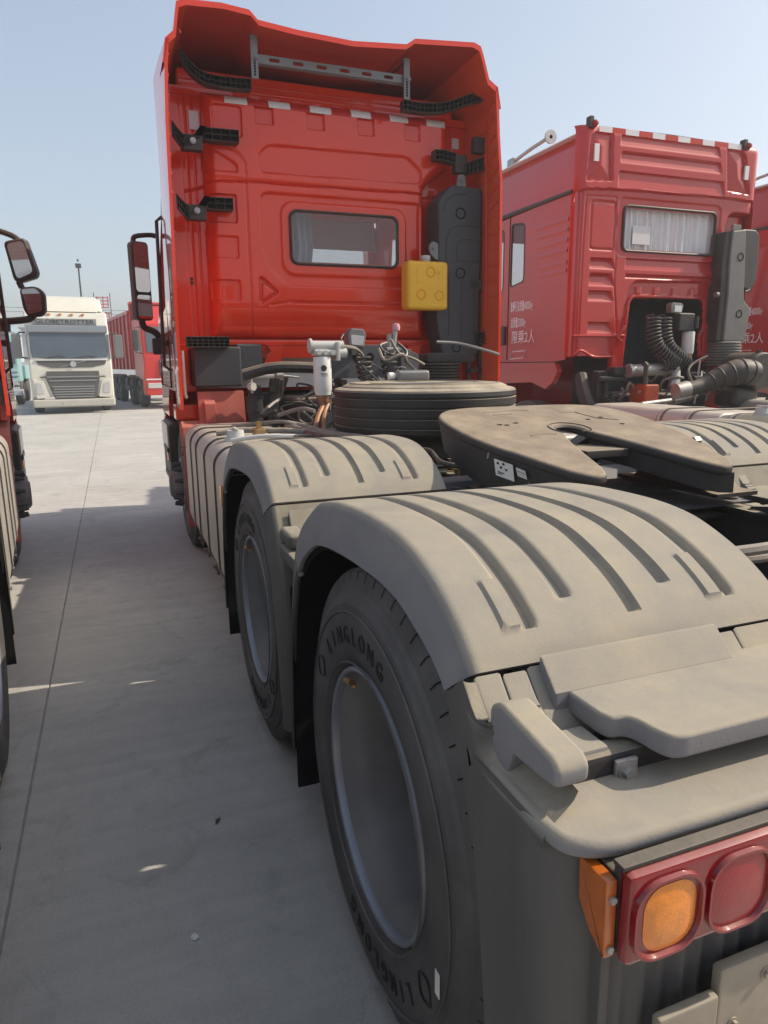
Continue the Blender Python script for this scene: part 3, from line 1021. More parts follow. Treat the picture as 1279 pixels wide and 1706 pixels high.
def make_fifth_wheel(T):
    # corrugated mounting plate
    mb = MB()
    pr = []
    ys = [(.56, 0), (.82, 0), (.86, .035), (1.0, .035), (1.04, 0), (1.16, 0), (1.20, .035), (1.32, .035), (1.36, 0), (1.44, 0)]
    pr = [(y, .992+z) for y, z in ys]+[(y, .982+z) for y, z in ys[::-1]]
    mb.prism(pr, YZ, -.50, .50)
    for s in (-1, 1):
        for y in (.62, .76, 1.10, 1.40):
            bolt(mb, (s*.455, y, .993), (0, 0, 1), .018, .03)
    part('mounting_plate', mb, CHASB, T)
    # pedestals with pivot pin
    for s in (-1, 1):
        mb = MB().prism(round_poly([(.52, 1.028), (1.0, 1.028), (.90, 1.10), (.84, 1.19), (.70, 1.19), (.63, 1.10)], .03), YZ, s*.30, s*.425, .01)
        mb.box(s*.26, s*.45, .50, 1.02, 1.028, 1.042)
        ped = part('pedestal', mb, FIFTH, T)
        mb = MB().cyl((s*.40, .91, 1.175), (s*.485, .91, 1.175), .022, n=14).cyl((s*.452, .91, 1.175), (s*.466, .91, 1.175), .034, n=6)
        mb.cyl((s*.452, .82, 1.188), (s*.480, .82, 1.188), .018, n=6).cyl((s*.466, .91, 1.175), (s*.466, .82, 1.188), .010, n=8)
        link('pivot_pin', mb.mesh('pivot_pin', STEEL), ped)
    # tilted top plate: outline in plate coordinates (u across, v from front edge backwards)
    L = .93
    half = [(0, 0), (.20, 0.0), (.34, .03), (.42, .10), (.455, .20), (.462, .34), (.452, .46), (.425, .58), (.395, .66), (.360, .77), (.330, .86), (.296, .912), (.260, .928), (.226, .915),
            (.195, .86), (.165, .76), (.130, .64), (.098, .54), (.070, .475), (.055, .43), (.056, .395), (.045, .360), (.025, .340), (0, .334)]
    right = half[:-1]
    outline = [(-u, v) for u, v in half[1:]]
    poly = right+[half[-1]]+[(-u, v) for u, v in right[1:][::-1]]
    # smooth
    P = catmull([Vector((a, b, 0)) for a, b in poly], 3, True)
    poly = [(q.x, q.y) for q in P]
    tilt = rad(-9.8)
    yF, zF, xc = 1.335, 1.318, -.047
    def fn(u, v, a):
        yy = -v*math.cos(tilt)-a*math.sin(tilt)*0
        return (xc+u, yF-v*math.cos(tilt)+a*math.sin(-tilt)*.0, zF+v*math.sin(tilt)+a)
    mb = MB().prism(poly, fn, -.036, 0.0, .014, seg=4)
    plate = part('coupling_plate', mb, FIFTH, T, ang=45)
    # side skirts and ribs under the plate, deeper at the middle
    mb = MB()
    for s in (-1, 1):
        sk = []
        for u, v in half[3:12]:
            sk.append((u, v))
        n = len(sk)
        dep = [.05, .085, .115, .13, .13, .12, .10, .075, .045]
        vs = []
        for (u, v), d in zip(sk, dep):
            o = fn(s*(u-.003), v, -.03); q = fn(s*(u-.012), v, -.03-d)
            vs += [o, q, (o[0]-s*.014, o[1], o[2]), (q[0]-s*.014, q[1], q[2])]
        fs = []
        for i in range(n-1):
            a, b = 4*i, 4*i+4
            fs += [(a, b, b+1, a+1), (a+2, a+3, b+3, b+2), (a+1, b+1, b+3, a+3)]
        mb.add(vs, fs)
        inn = [(.285, .92), (.235, .905), (.20, .86), (.168, .76), (.132, .64), (.10, .54), (.072, .475), (.058, .43)]
        vs = []
        for u, v in inn:
            o = fn(s*(u+.012), v, -.03); q = fn(s*(u+.014), v, -.10)
            vs += [o, q]
        mb.add(vs, [(2*i, 2*i+2, 2*i+3, 2*i+1) for i in range(len(inn)-1)])
    link('plate_skirt', mb.mesh('plate_skirt', FIFTH), plate)
    # throat: lock jaw and wear ring, recesses and grease holes
    mb = MB()
    ring = []
    for k in range(25):
        t = rad(-60+300*k/24)
        ring.append(fn(.083*math.cos(t), .40-.083*math.sin(t), .0018))
    mb.tube(ring, .0025, 6)
    ring2 = [fn(.062*math.cos(rad(-30+240*k/20)), .395-.062*math.sin(rad(-30+240*k/20)), -.012) for k in range(21)]
    mb.tube(ring2, .008, 6)
    jw = fn(0.03, .44, -.055)
    mb.box(jw[0]-.10, jw[0]+.09, jw[1]-.16, jw[1]+.03, jw[2]-.03, jw[2], .006)
    link('lock_jaw', mb.mesh('lock_jaw', FIFTH), plate)
    mb = MB()
    for u, v in ((-.255, .30), (-.175, .285), (.17, .28), (.25, .255), (.27, .37), (-.23, .31)):
        c = fn(u, v, .0012)
        mb.cyl((c[0], c[1], c[2]-.004), c, .011, n=12)
    link('grease_hole', mb.mesh('grease_hole', BLACKD), plate)
    mb = MB()
    def ridge(pts, r=.004):
        mb.tube([fn(u, v, -.001) for u, v in pts], r, 6)
    ridge([(-.22, .11), (-.05, .085), (.0, .10)]); ridge([(-.20, .155), (-.11, .15)])
    ridge([(.12, .155), (.19, .16), (.20, .20), (.22, .27), (.30, .31)])
    ridge([(-.22, .47), (-.16, .455), (-.11, .47)])
    link('grease_ridge', mb.mesh('grease_ridge', FIFTH), plate)
    # labels on the left skirt
    def sticker(v0, v1, h, d0):
        a = fn(-(np.interp(v0, [.34, .46, .58, .66, .77], [.462, .452, .425, .398, .370])+.002), v0, -d0)
        b = fn(-(np.interp(v1, [.34, .46, .58, .66, .77], [.462, .452, .425, .398, .370])+.002), v1, -d0)
        a, b = Vector(a)-Vector((.0035, 0, 0)), Vector(b)-Vector((.0035, 0, 0))
        dn = Vector((.009, 0, -h))
        return a, b, dn
    for v0, v1, h, d0, nm, m_ in ((.575, .655, .058, .040, 'warning_label', PAPER), (.668, .710, .030, .044, 'maker_label', PAPER)):
        a, b, dn = sticker(v0, v1, h, d0)
        nrm = (b-a).cross(dn).normalized()
        if nrm.x > 0: nrm = -nrm
        q = [a+nrm*.002, b+nrm*.002, b+dn+nrm*.002, a+dn+nrm*.002]
        w_ = link(nm, MB().add(q, [(0, 1, 2, 3)]).mesh(nm, m_), plate)
        pm = MB()
        cells = [(.2, .2), (.5, .15), (.35, .4), (.62, .45), (.2, .72), (.32, .72), (.44, .72), (.2, .82), (.32, .82)] if h > .05 else [(.2, .4), (.4, .4), (.62, .4), (.8, .4), (.3, .7), (.6, .7)]
        for cu, cv in cells:
            c = a+(b-a)*cu+dn*cv+nrm*.003
            su, sv = (b-a)*.06, dn*(.07 if cv < .6 else .03)
            pm.add([c-su-sv, c+su-sv, c+su+sv, c-su+sv], [(0, 1, 2, 3)])
        link('label_print', pm.mesh('label_print', INK if h > .05 else INKR), w_)
    return plate
# ------------------------------------------------------------------ main tractor cab
def lattice(path, h, depth, cell=.03, rows=2, wall=.003):
    """black open-cell plastic arm: path of (x, y, z) along its centre line, cells open to the rear (-y)"""
    P = [Vector(q) for q in path]
    if len(P) > 2: P = catmull(P, 4)
    mb = MB()
    def strip(zo, t0, t1, y0, y1):
        for a, b in zip(P[:-1], P[1:]):
            vs = []
            for q in (a, b):
                for dy in (y0, y1):
                    for dz in (zo+t0, zo+t1):
                        vs.append((q.x, q.y+dy, q.z+dz))
            mb.add(vs, [(0, 1, 3, 2), (4, 6, 7, 5), (0, 4, 5, 1), (2, 3, 7, 6), (0, 2, 6, 4), (1, 5, 7, 3)])
    for r in range(rows+1):
        z = -h/2+h*r/rows
        w = wall*(1.6 if r in (0, rows) else 1)
        strip(z, -w/2, w/2, 0, depth)
    strip(0, -h/2, h/2, depth*.75, depth*.75+.004)
    # cross ribs at even spacing
    L = [0]
    for a, b in zip(P[:-1], P[1:]): L.append(L[-1]+(b-a).length)
    n = max(2, int(L[-1]/cell))
    for k in range(n+1):
        s = L[-1]*k/n
        x, y, z = [float(np.interp(s, L, [q[i] for q in P])) for i in range(3)]
        mb.box(x-wall/2, x+wall/2, y, y+depth, z-h/2, z+h/2)
    return mb

def rear_wall_main():
    xs = np.arange(-1.075, 1.0751, .0058)
    zs = np.arange(1.635, 3.432, .0058)
    X, Z = np.meshgrid(xs, zs, indexing='ij')
    bulge = [(-.945, 1.70), (.80, 1.70), (.80, 2.86), (.86, 2.93), (1.005, 3.03), (1.005, 3.41), (-.925, 3.395)]
    d = sd_poly(X, Z, bulge)
    t = np.clip(-d/.085, 0, 1)
    H = .135*np.sqrt(np.clip(1-(1-t)**2, 0, 1))
    # underside curves gently inward
    H -= .10*np.clip((1.96-Z)/.28, 0, 1)**2*t
    # big left tumble-home: left edge of the bulge is softer
    tl = np.clip((X+.945)/.16, 0, 1)
    H *= np.where(X < -.6, .72+.28*np.sqrt(np.clip(1-(1-tl)**2, 0, 1)), 1)
    # flange seam grooves left of the bulge
    for xv in (-1.035, -.985): H -= 0.0093*sst(np.abs(X-xv)-.003, .006)*(d > 0)
    # rows of shallow vertical slots under the roof line
    for x0, x1 in ((-.548, -.43), (-.165, -.045), (.233, .352), (.620, .735)):
        H -= 0.0248*sst(sd_poly(X, Z, [(x0, 3.208), (x1, 3.208), (x1-.008, 3.46), (x0-.012, 3.46)]), .009)
    H -= 0.0217*sst(sd_box(X, Z, -.86, -.66, 3.10, 3.295, .02), .009)
    # large upper recess
    rec = round_poly([(-.536, 2.885), (.747, 2.897), (.747, 2.985), (.625, 3.078), (-.47, 3.064), (-.541, 3.0)], .04)
    H -= 0.0279*sst(sd_poly(X, Z, rec), .011)
    # left cheek features
    H -= 0.0217*sst(sd_poly(X, Z, round_poly([(-.93, 3.02), (-.90, 3.015), (-.71, 2.915), (-.705, 2.862), (-.93, 2.862)], .02)), .009)
    step_l = sd_line(X, Z, [(-.84, 3.07), (-.80, 3.055), (-.68, 2.98), (-.645, 2.92), (-.643, 1.70)])
    H -= 0.0109*sst(step_l-.003, .008)
    for z0, z1 in ((2.275, 2.42), (1.972, 2.112), (2.52, 2.705)):
        H -= 0.0217*sst(sd_box(X, Z, -.92, -.728, z0, z1, .012), .009)
    # seam between upper and lower stamping
    seam = sd_line(X, Z, [(-1.075, 2.735), (-.985, 2.757), (-.90, 2.788), (-.64, 2.803), (.042, 2.810), (.846, 2.819), (1.0, 2.84)])
    H -= 0.0202*sst(seam-.003, .007)
    H += 0.0062*sst(sd_box(X, Z, -1.1, 1.1, 2.83, 2.86, .01), .015)*(d < -.05)
    # window surround: stepped dish
    dish = round_poly([(-.533, 2.735), (.745, 2.735), (.745, 2.098), (-.358, 2.098), (-.50, 2.235), (-.535, 2.40)], .05)
    dd = sd_poly(X, Z, dish)
    H -= 0.0248*sst(dd, .016)
    ring = sd_box(X, Z, -.385, .61, 2.178, 2.685, .09)
    H += 0.0186*sst(ring, .018)
    # pressed triangle and long crease below
    H -= 0.0248*sst(sd_poly(X, Z, round_poly([(-.571, 2.150), (-.437, 2.037), (-.581, 1.945)], .02)), .009)
    H += 0.0186*sst(sd_poly(X, Z, [(-.545, 2.09), (-.475, 2.04), (-.55, 1.99)]), .02)
    H -= 0.0155*sst(sd_line(X, Z, [(-.34, 1.970), (.60, 1.970)])-.004, .010)
    H -= 0.0124*sst(sd_line(X, Z, [(-.50, 1.945), (-.36, 1.970)])-.002, .010)
    mask_c = sd_box(X, Z, -.327, .545, 2.252, 2.630, .055) < -.012
    mask = mask_c[:-1, :-1] & mask_c[1:, 1:]
    return MB().grid(X, 4.255-H, Z, mask)

def ring_strip(o, i_, y0, y1, closed=True):
    """frame between outline o (y0) and outline i_ (y1)"""
    m = len(o)
    return [(a, y0, b) for a, b in o]+[(a, y1, b) for a, b in i_], [(q, (q+1) % m, m+(q+1) % m, m+q) for q in range(m)]

def make_cab(T):
    wall = part('cab_rear_wall', rear_wall_main(), RED, T, ang=60, recalc=False)
    # window
    y = 4.118
    o = rrect(-.338, .552, 2.240, 2.640, .065, 6); i_ = rrect(-.318, .532, 2.260, 2.620, .05, 6)
    mb = MB()
    m = len(o)
    vs = []
    for pts, yy in ((o, y+.018), (o, y-.002), ([((a+c)/2, (b+d)/2) for (a, b), (c, d) in zip(o, i_)], y-.012), (i_, y-.004), (i_, y+.02)):
        vs += [(a, yy, b) for a, b in pts]
    mb.add(vs, [(r*m+q, r*m+(q+1) % m, (r+1)*m+(q+1) % m, (r+1)*m+q) for r in range(4) for q in range(m)])
    w = part('rear_window', MB().add([(a, y+.002, b) for a, b in i_], [tuple(range(m))]), GLASS, T)
    link('window_seal', mb.mesh('window_seal', BLACK), w)
    # curtain inside, left side, with folds
    n = 60
    x = np.linspace(-.42, -.10, n)
    fold = .018*np.sin((x+.42)*2*math.pi/.055)+.01*np.sin((x+.42)*2*math.pi/.13)
    zz = np.array([2.16, 2.4, 2.66])
    xx = np.stack([x-.03, x*1.0, x*1.0-.02])
    mb = MB().grid(xx, np.tile(4.33+fold, (3, 1)), np.tile(zz[:, None], (1, n)))
    part('curtain', mb, CURTB, T, recalc=False)
    # shell: side walls, roof, front with windscreen opening, floor, lining
    cs = []
    for s in (-1, 1):
        mb = MB()
        xo = 1.215*s
        pr = [(4.30, 1.13), (4.30, 3.36), (4.9, 3.38), (5.55, 3.25), (5.98, 2.95), (6.14, 1.9), (6.16, 1.05), (5.35, 1.05), (5.30, 1.18), (5.15, 1.30), (4.50, 1.30), (4.42, 1.13)]
        win = [(4.98, 1.98), (4.98, 2.72), (5.70, 2.72), (5.93, 2.05), (5.6, 1.93)]
        bm = bmesh.new()
        for off in (0, -.04*s):
            ov = [bm.verts.new((xo+off, a, b)) for a, b in pr]
            iv = [bm.verts.new((xo+off, a, b)) for a, b in win]
            eds = []
            for L_ in (ov, iv):
                for k in range(len(L_)): eds.append(bm.edges.new((L_[k], L_[(k+1) % len(L_)])))
            bmesh.ops.triangle_fill(bm, use_beauty=True, edges=eds)
        mb.bm(bm)
        n = len(pr)
        mb.add([(xo, a, b) for a, b in pr]+[(xo-.04*s, a, b) for a, b in pr], [(k, (k+1) % n, n+(k+1) % n, n+k) for k in range(n)])
        n = len(win)
        mb.add([(xo, a, b) for a, b in win]+[(xo-.04*s, a, b) for a, b in win], [(k, (k+1) % n, n+(k+1) % n, n+k) for k in range(n)])
        side = part('cab_side', taper(mb), RED, T, ang=30)
        link('side_window', taper(MB().add([(xo-.02*s, a, b) for a, b in win], [tuple(range(n))])).mesh('side_window', GLASS), side)
        # door outline, handle, grab rail
        mb = MB()
        dl = [(4.86, 1.32), (4.86, 2.80), (5.72, 2.80), (5.99, 2.02), (6.0, 1.32)]
        mb.tube([(xo+.002*s, a, b) for a, b in dl], .006, 6, True)
        link('door_gap', taper(mb).mesh('door_gap', BLACKD), side)
        mb = MB().box(xo, xo+.035*s, 4.92, 5.10, 1.66, 1.71, .012)
        link('door_handle', taper(mb).mesh('door_handle', BLACK), side)
        mb = MB().tube([(xo, 4.80, 2.66), (xo+.05*s, 4.80, 2.62), (xo+.05*s, 4.80, 1.50), (xo, 4.80, 1.46)], .014, 8)
        link('grab_rail', taper(mb).mesh('grab_rail', BLACK), side)
    roof = [(4.22, 3.42), (4.9, 3.43), (5.55, 3.30), (6.0, 2.98), (5.97, 2.94), (5.52, 3.25), (4.9, 3.38), (4.22, 3.37)]
    part('cab_roof', taper(MB().prism(roof, YZ, -1.213, 1.213)), RED, T)
    mb = MB()
    fr = [(6.0, 2.97), (6.02, 2.80), (6.04, 2.80), (6.02, 2.97)]
    mb.prism(fr, YZ, -1.17, 1.17)
    mb.box(-1.215, 1.215, 6.10, 6.18, .42, 1.92, .04)
    for s in (-1, 1): mb.prism([(s*1.21, 5.98), (s*1.21, 6.14), (s*1.08, 6.20), (s*1.08, 6.05)], XY, 1.0, 2.9)
    front = part('cab_front', taper(mb), RED, T)
    link('windscreen', MB().add([(-1.1, 6.13, 1.92), (1.1, 6.13, 1.92), (1.1, 6.03, 2.82), (-1.1, 6.03, 2.82)], [(0, 1, 2, 3)]).mesh('windscreen', GLASS), front)
    mb = MB().box(-1.17, 1.17, 4.36, 6.10, 1.32, 1.36).box(-1.17, 1.17, 5.7, 6.08, 1.36, 1.88)
    for x in (-.55, .55): mb.box(x-.26, x+.26, 4.85, 5.0, 1.5, 2.12, .05).box(x-.26, x+.26, 4.85, 5.4, 1.36, 1.62, .05)
    mb.box(-1.17, 1.17, 4.36, 4.84, 1.36, 1.85)
    mb.box(-1.17, 1.17, 4.36, 5.5, 3.355, 3.365).box(-1.15, 1.15, 5.98, 6.0, 2.66, 3.0)
    part('cab_lining', taper(mb), INT, T)
    # ---------------- roof deflector
    sec = [(-1.215, 3.36), (-1.190, 3.50), (-1.137, 3.548), (-1.108, 3.715), (-1.06, 3.735), (-.83, 3.748), (-.652, 3.735), (-.60, 3.686), (-.339, 3.665), (.053, 3.652), (.449, 3.686), (.514, 3.730), (.982, 3.770), (1.035, 3.752), (1.058, 3.70), (1.110, 3.545), (1.185, 3.50), (1.215, 3.36)]
    ys = [3.70, 3.72, 4.2, 4.8, 5.3, 5.7, 5.95]
    zf = [1, 1, .97, .86, .62, .25, -.35]
    def shell(off, inset):
        A = []
        for yy, k in zip(ys, zf):
            A.append([(x*(1-inset), yy, 3.36+(z-3.36-(off if z > 3.4 else 0))*max(k, 0)+(min(k, 0)*1.1 if k < 0 else 0)) for x, z in sec])
        return np.array(A)
    O, I = shell(0, 0), shell(.034, .012)
    I[0][:, 1] -= .0; I[-1][:, 1] -= .04
    mb = MB().grid(O[..., 0], O[..., 1], O[..., 2])
    o0 = len(mb.f)
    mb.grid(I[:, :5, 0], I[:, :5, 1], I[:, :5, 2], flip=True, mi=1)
    mb.grid(I[:, 4:-4, 0], I[:, 4:-4, 1], I[:, 4:-4, 2], flip=True, mi=2)  # middle columns carry the painted cavity shade
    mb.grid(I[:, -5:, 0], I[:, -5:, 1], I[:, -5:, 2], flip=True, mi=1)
    e = np.stack([O[0], I[0]])
    mb.grid(e[..., 0], e[..., 1], e[..., 2])
    fairing = part('roof_deflector', taper(mb), [RED, REDIN, DEFSHADE], T, ang=28)
    # stiffening ribs inside the deflector cheeks
    mb = MB()
    for s, zt in ((-1, 3.70), (1, 3.72)):
        for k, (ya, yb) in enumerate(((3.78, 4.05), (4.05, 4.3), (4.3, 3.95))):
            mb.tube([(s*1.165, ya, 3.48), (s*1.085, yb, zt-.045)], .006, 4)
        mb.tube([(s*1.09, 3.72, 3.55), (s*1.09, 3.95, 3.69), (s*1.08, 4.35, 3.66)], .006, 4)
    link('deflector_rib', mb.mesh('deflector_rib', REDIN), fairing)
    # slotted cross bar with two hanger plates
    mb = MB()
    bm_ = bmesh.new()
    ol = [(-.575, 3.493), (.52, 3.497), (.52, 3.552), (-.575, 3.548)]
    holes = [rrect(-.50+k*.167, -.50+k*.167+.075, 3.511, 3.534, .0114, 4) for k in range(6)]
    for yy in (3.86, 3.872):
        eds = []
        for L_ in [ol]+holes:
            vv = [bm_.verts.new((a, yy, b)) for a, b in L_]
            for k in range(len(vv)): eds.append(bm_.edges.new((vv[k], vv[(k+1) % len(vv)])))
        bmesh.ops.triangle_fill(bm_, use_beauty=True, edges=eds)
    mb.bm(bm_)
    n = 4
    mb.add([(a, 3.86, b) for a, b in ol]+[(a, 3.872, b) for a, b in ol], [(k, (k+1) % n, n+(k+1) % n, n+k) for k in range(n)])
    mb.box(-.575, .52, 3.872, 3.90, 3.546, 3.552).box(-.575, .52, 3.872, 3.90, 3.490, 3.496)
    bar = part('slotted_bar', mb, GREYLAMP, T)
    for x, z0, z1 in ((-.603, 3.388, 3.655), (.508, 3.386, 3.655)):
        mb = MB().box(x-.024, x+.024, 3.838, 3.846, z0, z1, .002).box(x-.024, x+.024, 3.846, 3.90, z1-.008, z1)
        for k in range(7):
            mb.box(x-.007, x+.007, 3.8355, 3.8385, z0+.018+k*.018, z0+.030+k*.018, 0, 1)
        bolt(mb, (x+.01, 3.838, (3.52)), (0, -1, 0), .014, .014)
        link('hanger_plate', mb.mesh('hanger_plate', [GREYLAMP, BLACKD]), bar)
        mb = MB().tube([(x, 3.85, 3.64), (x*.85+.0, 4.25, 3.60)], .008, 6)
        link('hanger_strut', mb.mesh('hanger_strut', CHAS), bar)
    # ---------------- side deflectors
    for s in (-1, 1):
        if s < 0: edge = [(-1.186, 3.50), (-1.203, 3.372), (-1.221, 3.03), (-1.229, 2.67), (-1.236, 2.31), (-1.248, 1.85), (-1.250, 1.46), (-1.253, 1.20)]
        else: edge = [(1.186, 3.50), (1.195, 3.40), (1.212, 3.156), (1.243, 2.864), (1.251, 2.431), (1.258, 1.982), (1.264, 1.35), (1.265, 1.20)]
        yy = [3.70, 3.706, 3.85, 4.1, 4.40]
        n = len(edge)
        def surf(off, inn):
            A = []
            for k, q in enumerate(yy):
                t = (q-3.70)/.70
                A.append([((x-s*off)*(1-t)+(1.222*s-s*off)*t+0.006*s*math.sin(t*math.pi), q if not inn or k else 3.70, z) for x, z in edge])
            return np.array(A)
        O, I = surf(0, False), surf(.021, True)
        mb = MB().grid(O[..., 0], O[..., 1], O[..., 2])
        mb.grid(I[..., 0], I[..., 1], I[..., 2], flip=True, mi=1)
        e = np.stack([O[0], I[0]]); mb.grid(e[..., 0], e[..., 1], e[..., 2])
        for k in (0, -1):
            e = np.stack([O[:, k], I[:, k]]); mb.grid(e[..., 0], e[..., 1], e[..., 2])
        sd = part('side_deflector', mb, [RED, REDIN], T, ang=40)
        # moulded ribs on the inner face
        mb = MB()
        zs = np.linspace(3.42, 1.9, 14)
        def P_(q, z, off=.026):
            t = (q-3.70)/.70
            x = np.interp(-z, [-b for a, b in edge], [a for a, b in edge])
            return ((x-s*off)*(1-t)+(1.222*s-s*off)*t, q, z)
        for k, z in enumerate(zs[:-1]):
            z2 = zs[k+1]
            if k < 7:
                mb.tube([P_(3.72, z), P_(3.86, (z+z2)/2), P_(3.72, z2)], .005, 4)
                mb.tube([P_(3.86, (z+z2)/2), P_(4.10, (z+z2)/2+.02)], .004, 4)
            else:
                mb.tube([P_(3.72, z), P_(4.2, z)], .004, 4)
        mb.tube([P_(3.87, zs[0]), P_(3.87, 1.9)], .004, 4)
        if s > 0:
            for k in range(60):
                z = 2.78-.015*k
                mb.tube([P_(3.92, z), P_(4.12, z+.06)], .0035, 4)
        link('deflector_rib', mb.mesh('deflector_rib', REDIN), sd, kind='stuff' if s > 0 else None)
    # pillars between rear wall and sides
    for s in (-1, 1):
        mb = MB().box(s*1.07, s*1.2145, 4.245, 4.31, 1.30, 3.40, .012)
        part('rear_pillar', mb, RED, T)
    # closing panel over the rear wall, under the deflector
    part('roof_lip', MB().box(-1.06, 1.06, 4.215, 4.256, 3.42, 3.445, .01).box(-1.08, 1.08, 4.25, 4.30, 3.40, 3.55, .02).box(-1.06, 1.06, 4.236, 4.26, 3.475, 3.487, .005), RED, T)
    # ---------------- black lattice brackets
    part('deflector_bracket', lattice([(-1.085, 3.84, 3.487), (-1.045, 3.90, 3.455), (-.98, 3.97, 3.432), (-.90, 4.0, 3.408), (-.76, 4.0, 3.402), (-.60, 4.0, 3.408)], .066, .07, .034, 2), BLACK, T)
    part('deflector_bracket', lattice([(.55, 4.0, 3.408), (.72, 4.0, 3.405), (.90, 3.98, 3.424), (1.02, 3.92, 3.46), (1.20, 3.86, 3.512)], .066, .07, .034, 2), BLACK, T)
    def bracket2(z, x0, x1, nm='deflector_bracket'):
        b = lattice([(x0, 4.02, z+.075), (x0*.6+x1*.4, 4.02, z+.075), (x1, 4.02, z+.078)], .078, .09, .05, 2)
        b.prism(round_poly([(-1.10, z+.055), (-.965, z+.035), (-.925, z+.112), (-.965, z+.116), (-.99, z+.070), (-1.015, z+.050), (-1.02, z-.02), (-1.10, z-.03)][::-1], .008), XZ, 4.0, 4.05)
        b.box(-1.10, -.955, 4.0, 4.07, z-.045, z+.055, .006)
        b.join(lattice([(-1.165, 3.86, z+.045), (-1.135, 3.90, z+.02), (-1.08, 3.98, z-.01)], .085, .05, .03, 2))
        return part(nm, b, BLACK, T)
    for z, x1 in ((2.995, -.70), (2.545, -.765)):
        b = bracket2(z, -.945, x1)
        mb = MB(); bolt(mb, (-1.02, 4.0, z+.015), (0, -1, 0), .014, .012)
        link('bracket_bolt', mb.mesh('bracket_bolt', STEEL), b)
    b = lattice([(.813, 3.99, 3.082), (.91, 4.0, 3.085), (1.0, 4.0, 3.07)], .072, .08, .035, 2)
    b.box(.985, 1.09, 3.99, 4.06, 2.965, 3.10, .006)
    b.join(lattice([(1.07, 3.98, 2.99), (1.15, 3.93, 3.02), (1.27, 3.88, 3.045)], .088, .06, .03, 2))
    b.box(1.105, 1.262, 3.90, 3.97, 3.10, 3.215, .008)
    part('deflector_bracket', b, BLACK, T)
    b = lattice([(-1.165, 3.88, 1.664), (-1.0, 3.90, 1.664), (-.86, 3.92, 1.664)], .070, .08, .036, 3)
    part('deflector_bracket', b, BLACK, T)
    b = lattice([(1.08, 3.96, 1.70), (1.17, 3.92, 1.70), (1.24, 3.88, 1.70)], .09, .08, .036, 3)
    b.box(1.09, 1.24, 3.94, 3.99, 2.08, 2.16, .01)
    for x in (1.11, 1.22): b.box(x-.012, x+.012, 3.95, 3.98, 1.25, 1.66)
    b.box(1.10, 1.24, 3.95, 3.98, 1.42, 1.45)
    part('deflector_bracket', b, BLACK, T)
    # ---------------- reflective tape
    tp = [(-.772, -.61, 3.311, 3.365), (-.456, -.297, 3.314, 3.366), (-.148, .015, 3.314, 3.366), (.172, .330, 3.318, 3.376), (.486, .637, 3.320, 3.376), (.794, .960, 3.318, 3.372)]
    wallh = lambda x, z: 0
    for x0, x1, z0, z1 in tp:
        part('reflective_strip', tape(x0, x1, z0, z1), REFL, T)
    for (a, b_) in zip(tp[:-1], tp[1:]):
        part('red_reflective_strip', tape(a[1]+.003, b_[0]-.003, (a[2]+b_[2])/2, (a[3]+b_[3])/2), REFLR, T)
    for x0, x1, z0, z1 in ((-1.008, -.940, 3.153, 3.276), (1.078, 1.136, 3.21, 3.290)):
        part('reflective_strip', MB().box(x0, x1, 4.236 if x0 > 0 else 4.246, 4.2495, z0, z1), REFL, T)
    # ---------------- beam, hinge brackets under the wall
    mb = MB().box(-.95, .98, 4.19, 4.26, 1.646, 1.69, .01).box(-.80, .95, 4.205, 4.26, 1.55, 1.647, .006)
    part('rear_beam', mb, RED, T)
    for x in (-.475, .70):
        mb = MB().prism(round_poly([(x-.07, 1.65), (x+.07, 1.65), (x+.045, 1.60), (x+.045, 1.47), (x+.01, 1.45), (x-.035, 1.45), (x-.05, 1.50), (x-.085, 1.50), (x-.085, 1.545), (x-.04, 1.60)][::-1], .008), XZ, 4.13, 4.20, .006)
        mb.box(x-.10, x-.07, 4.12, 4.19, 1.47, 1.525, .008)
        part('hinge_bracket', mb, RED, T)
    # two small bolt holes in left flange
    mb = MB()
    for z in (2.13, 2.10): mb.cyl((-1.06, 4.2445, z), (-1.06, 4.26, z), .012, n=12)
    part('flange_plug', mb, BLACK, T)
    # ---------------- grey boxes, lower left
    mb = MB().box(-1.115, -.77, 3.98, 4.30, 1.345, 1.632, .014)
    mb.box(-.80, -.605, 4.02, 4.24, 1.45, 1.655, .02)
    part('side_box', mb, GREYP, T)
    # lower red corner of the cab and wheel arch
    mb = MB().box(-1.235, -1.125, 4.20, 4.34, 1.36, 1.66, .01)
    mb.box(-1.250, -1.055, 4.17, 4.36, 1.095, 1.21, .012)
    part('cab_corner', mb, RED, T)
    mb = MB().tube([(-1.21, 3.78, 1.60), (-1.21, 3.78, 1.30), (-1.20, 3.80, 1.28)], .013, 8)
    part('deflector_stay', mb, STEEL, T)
    for s in (-1, 1):
        mb = MB()
        arch = []
        for k in range(15):
            t = rad(-20+115*k/14)
            arch.append((FAX-.66*math.cos(t), .53+.66*math.sin(t)))
        for ((y0, z0), (y1, z1)) in zip(arch[:-1], arch[1:]):
            mb.add([(s*1.225, y0, z0), (s*1.225, y1, z1), (s*.78, y1, z1), (s*.78, y0, z0),
                    (s*1.225, y0+.015, z0-.015), (s*1.225, y1+.01, z1-.02), (s*.78, y1+.01, z1-.02), (s*.78, y0+.015, z0-.015)],
                   [(0, 1, 2, 3), (7, 6, 5, 4), (0, 4, 5, 1), (3, 2, 6, 7)])
        mb.prism([(3.96, 1.02), (3.94, 1.10), (3.955, 1.22), (4.10, 1.30), (4.20, 1.30), (4.06, 1.0)], YZ, s*.98, s*1.06, .006)
        mb.prism([(3.905, .92), (3.93, 1.06), (4.02, 1.10), (4.10, 1.05), (4.02, .90)], YZ, s*1.06, s*1.235, .01)
        part('wheel_arch', mb, REDD, T)
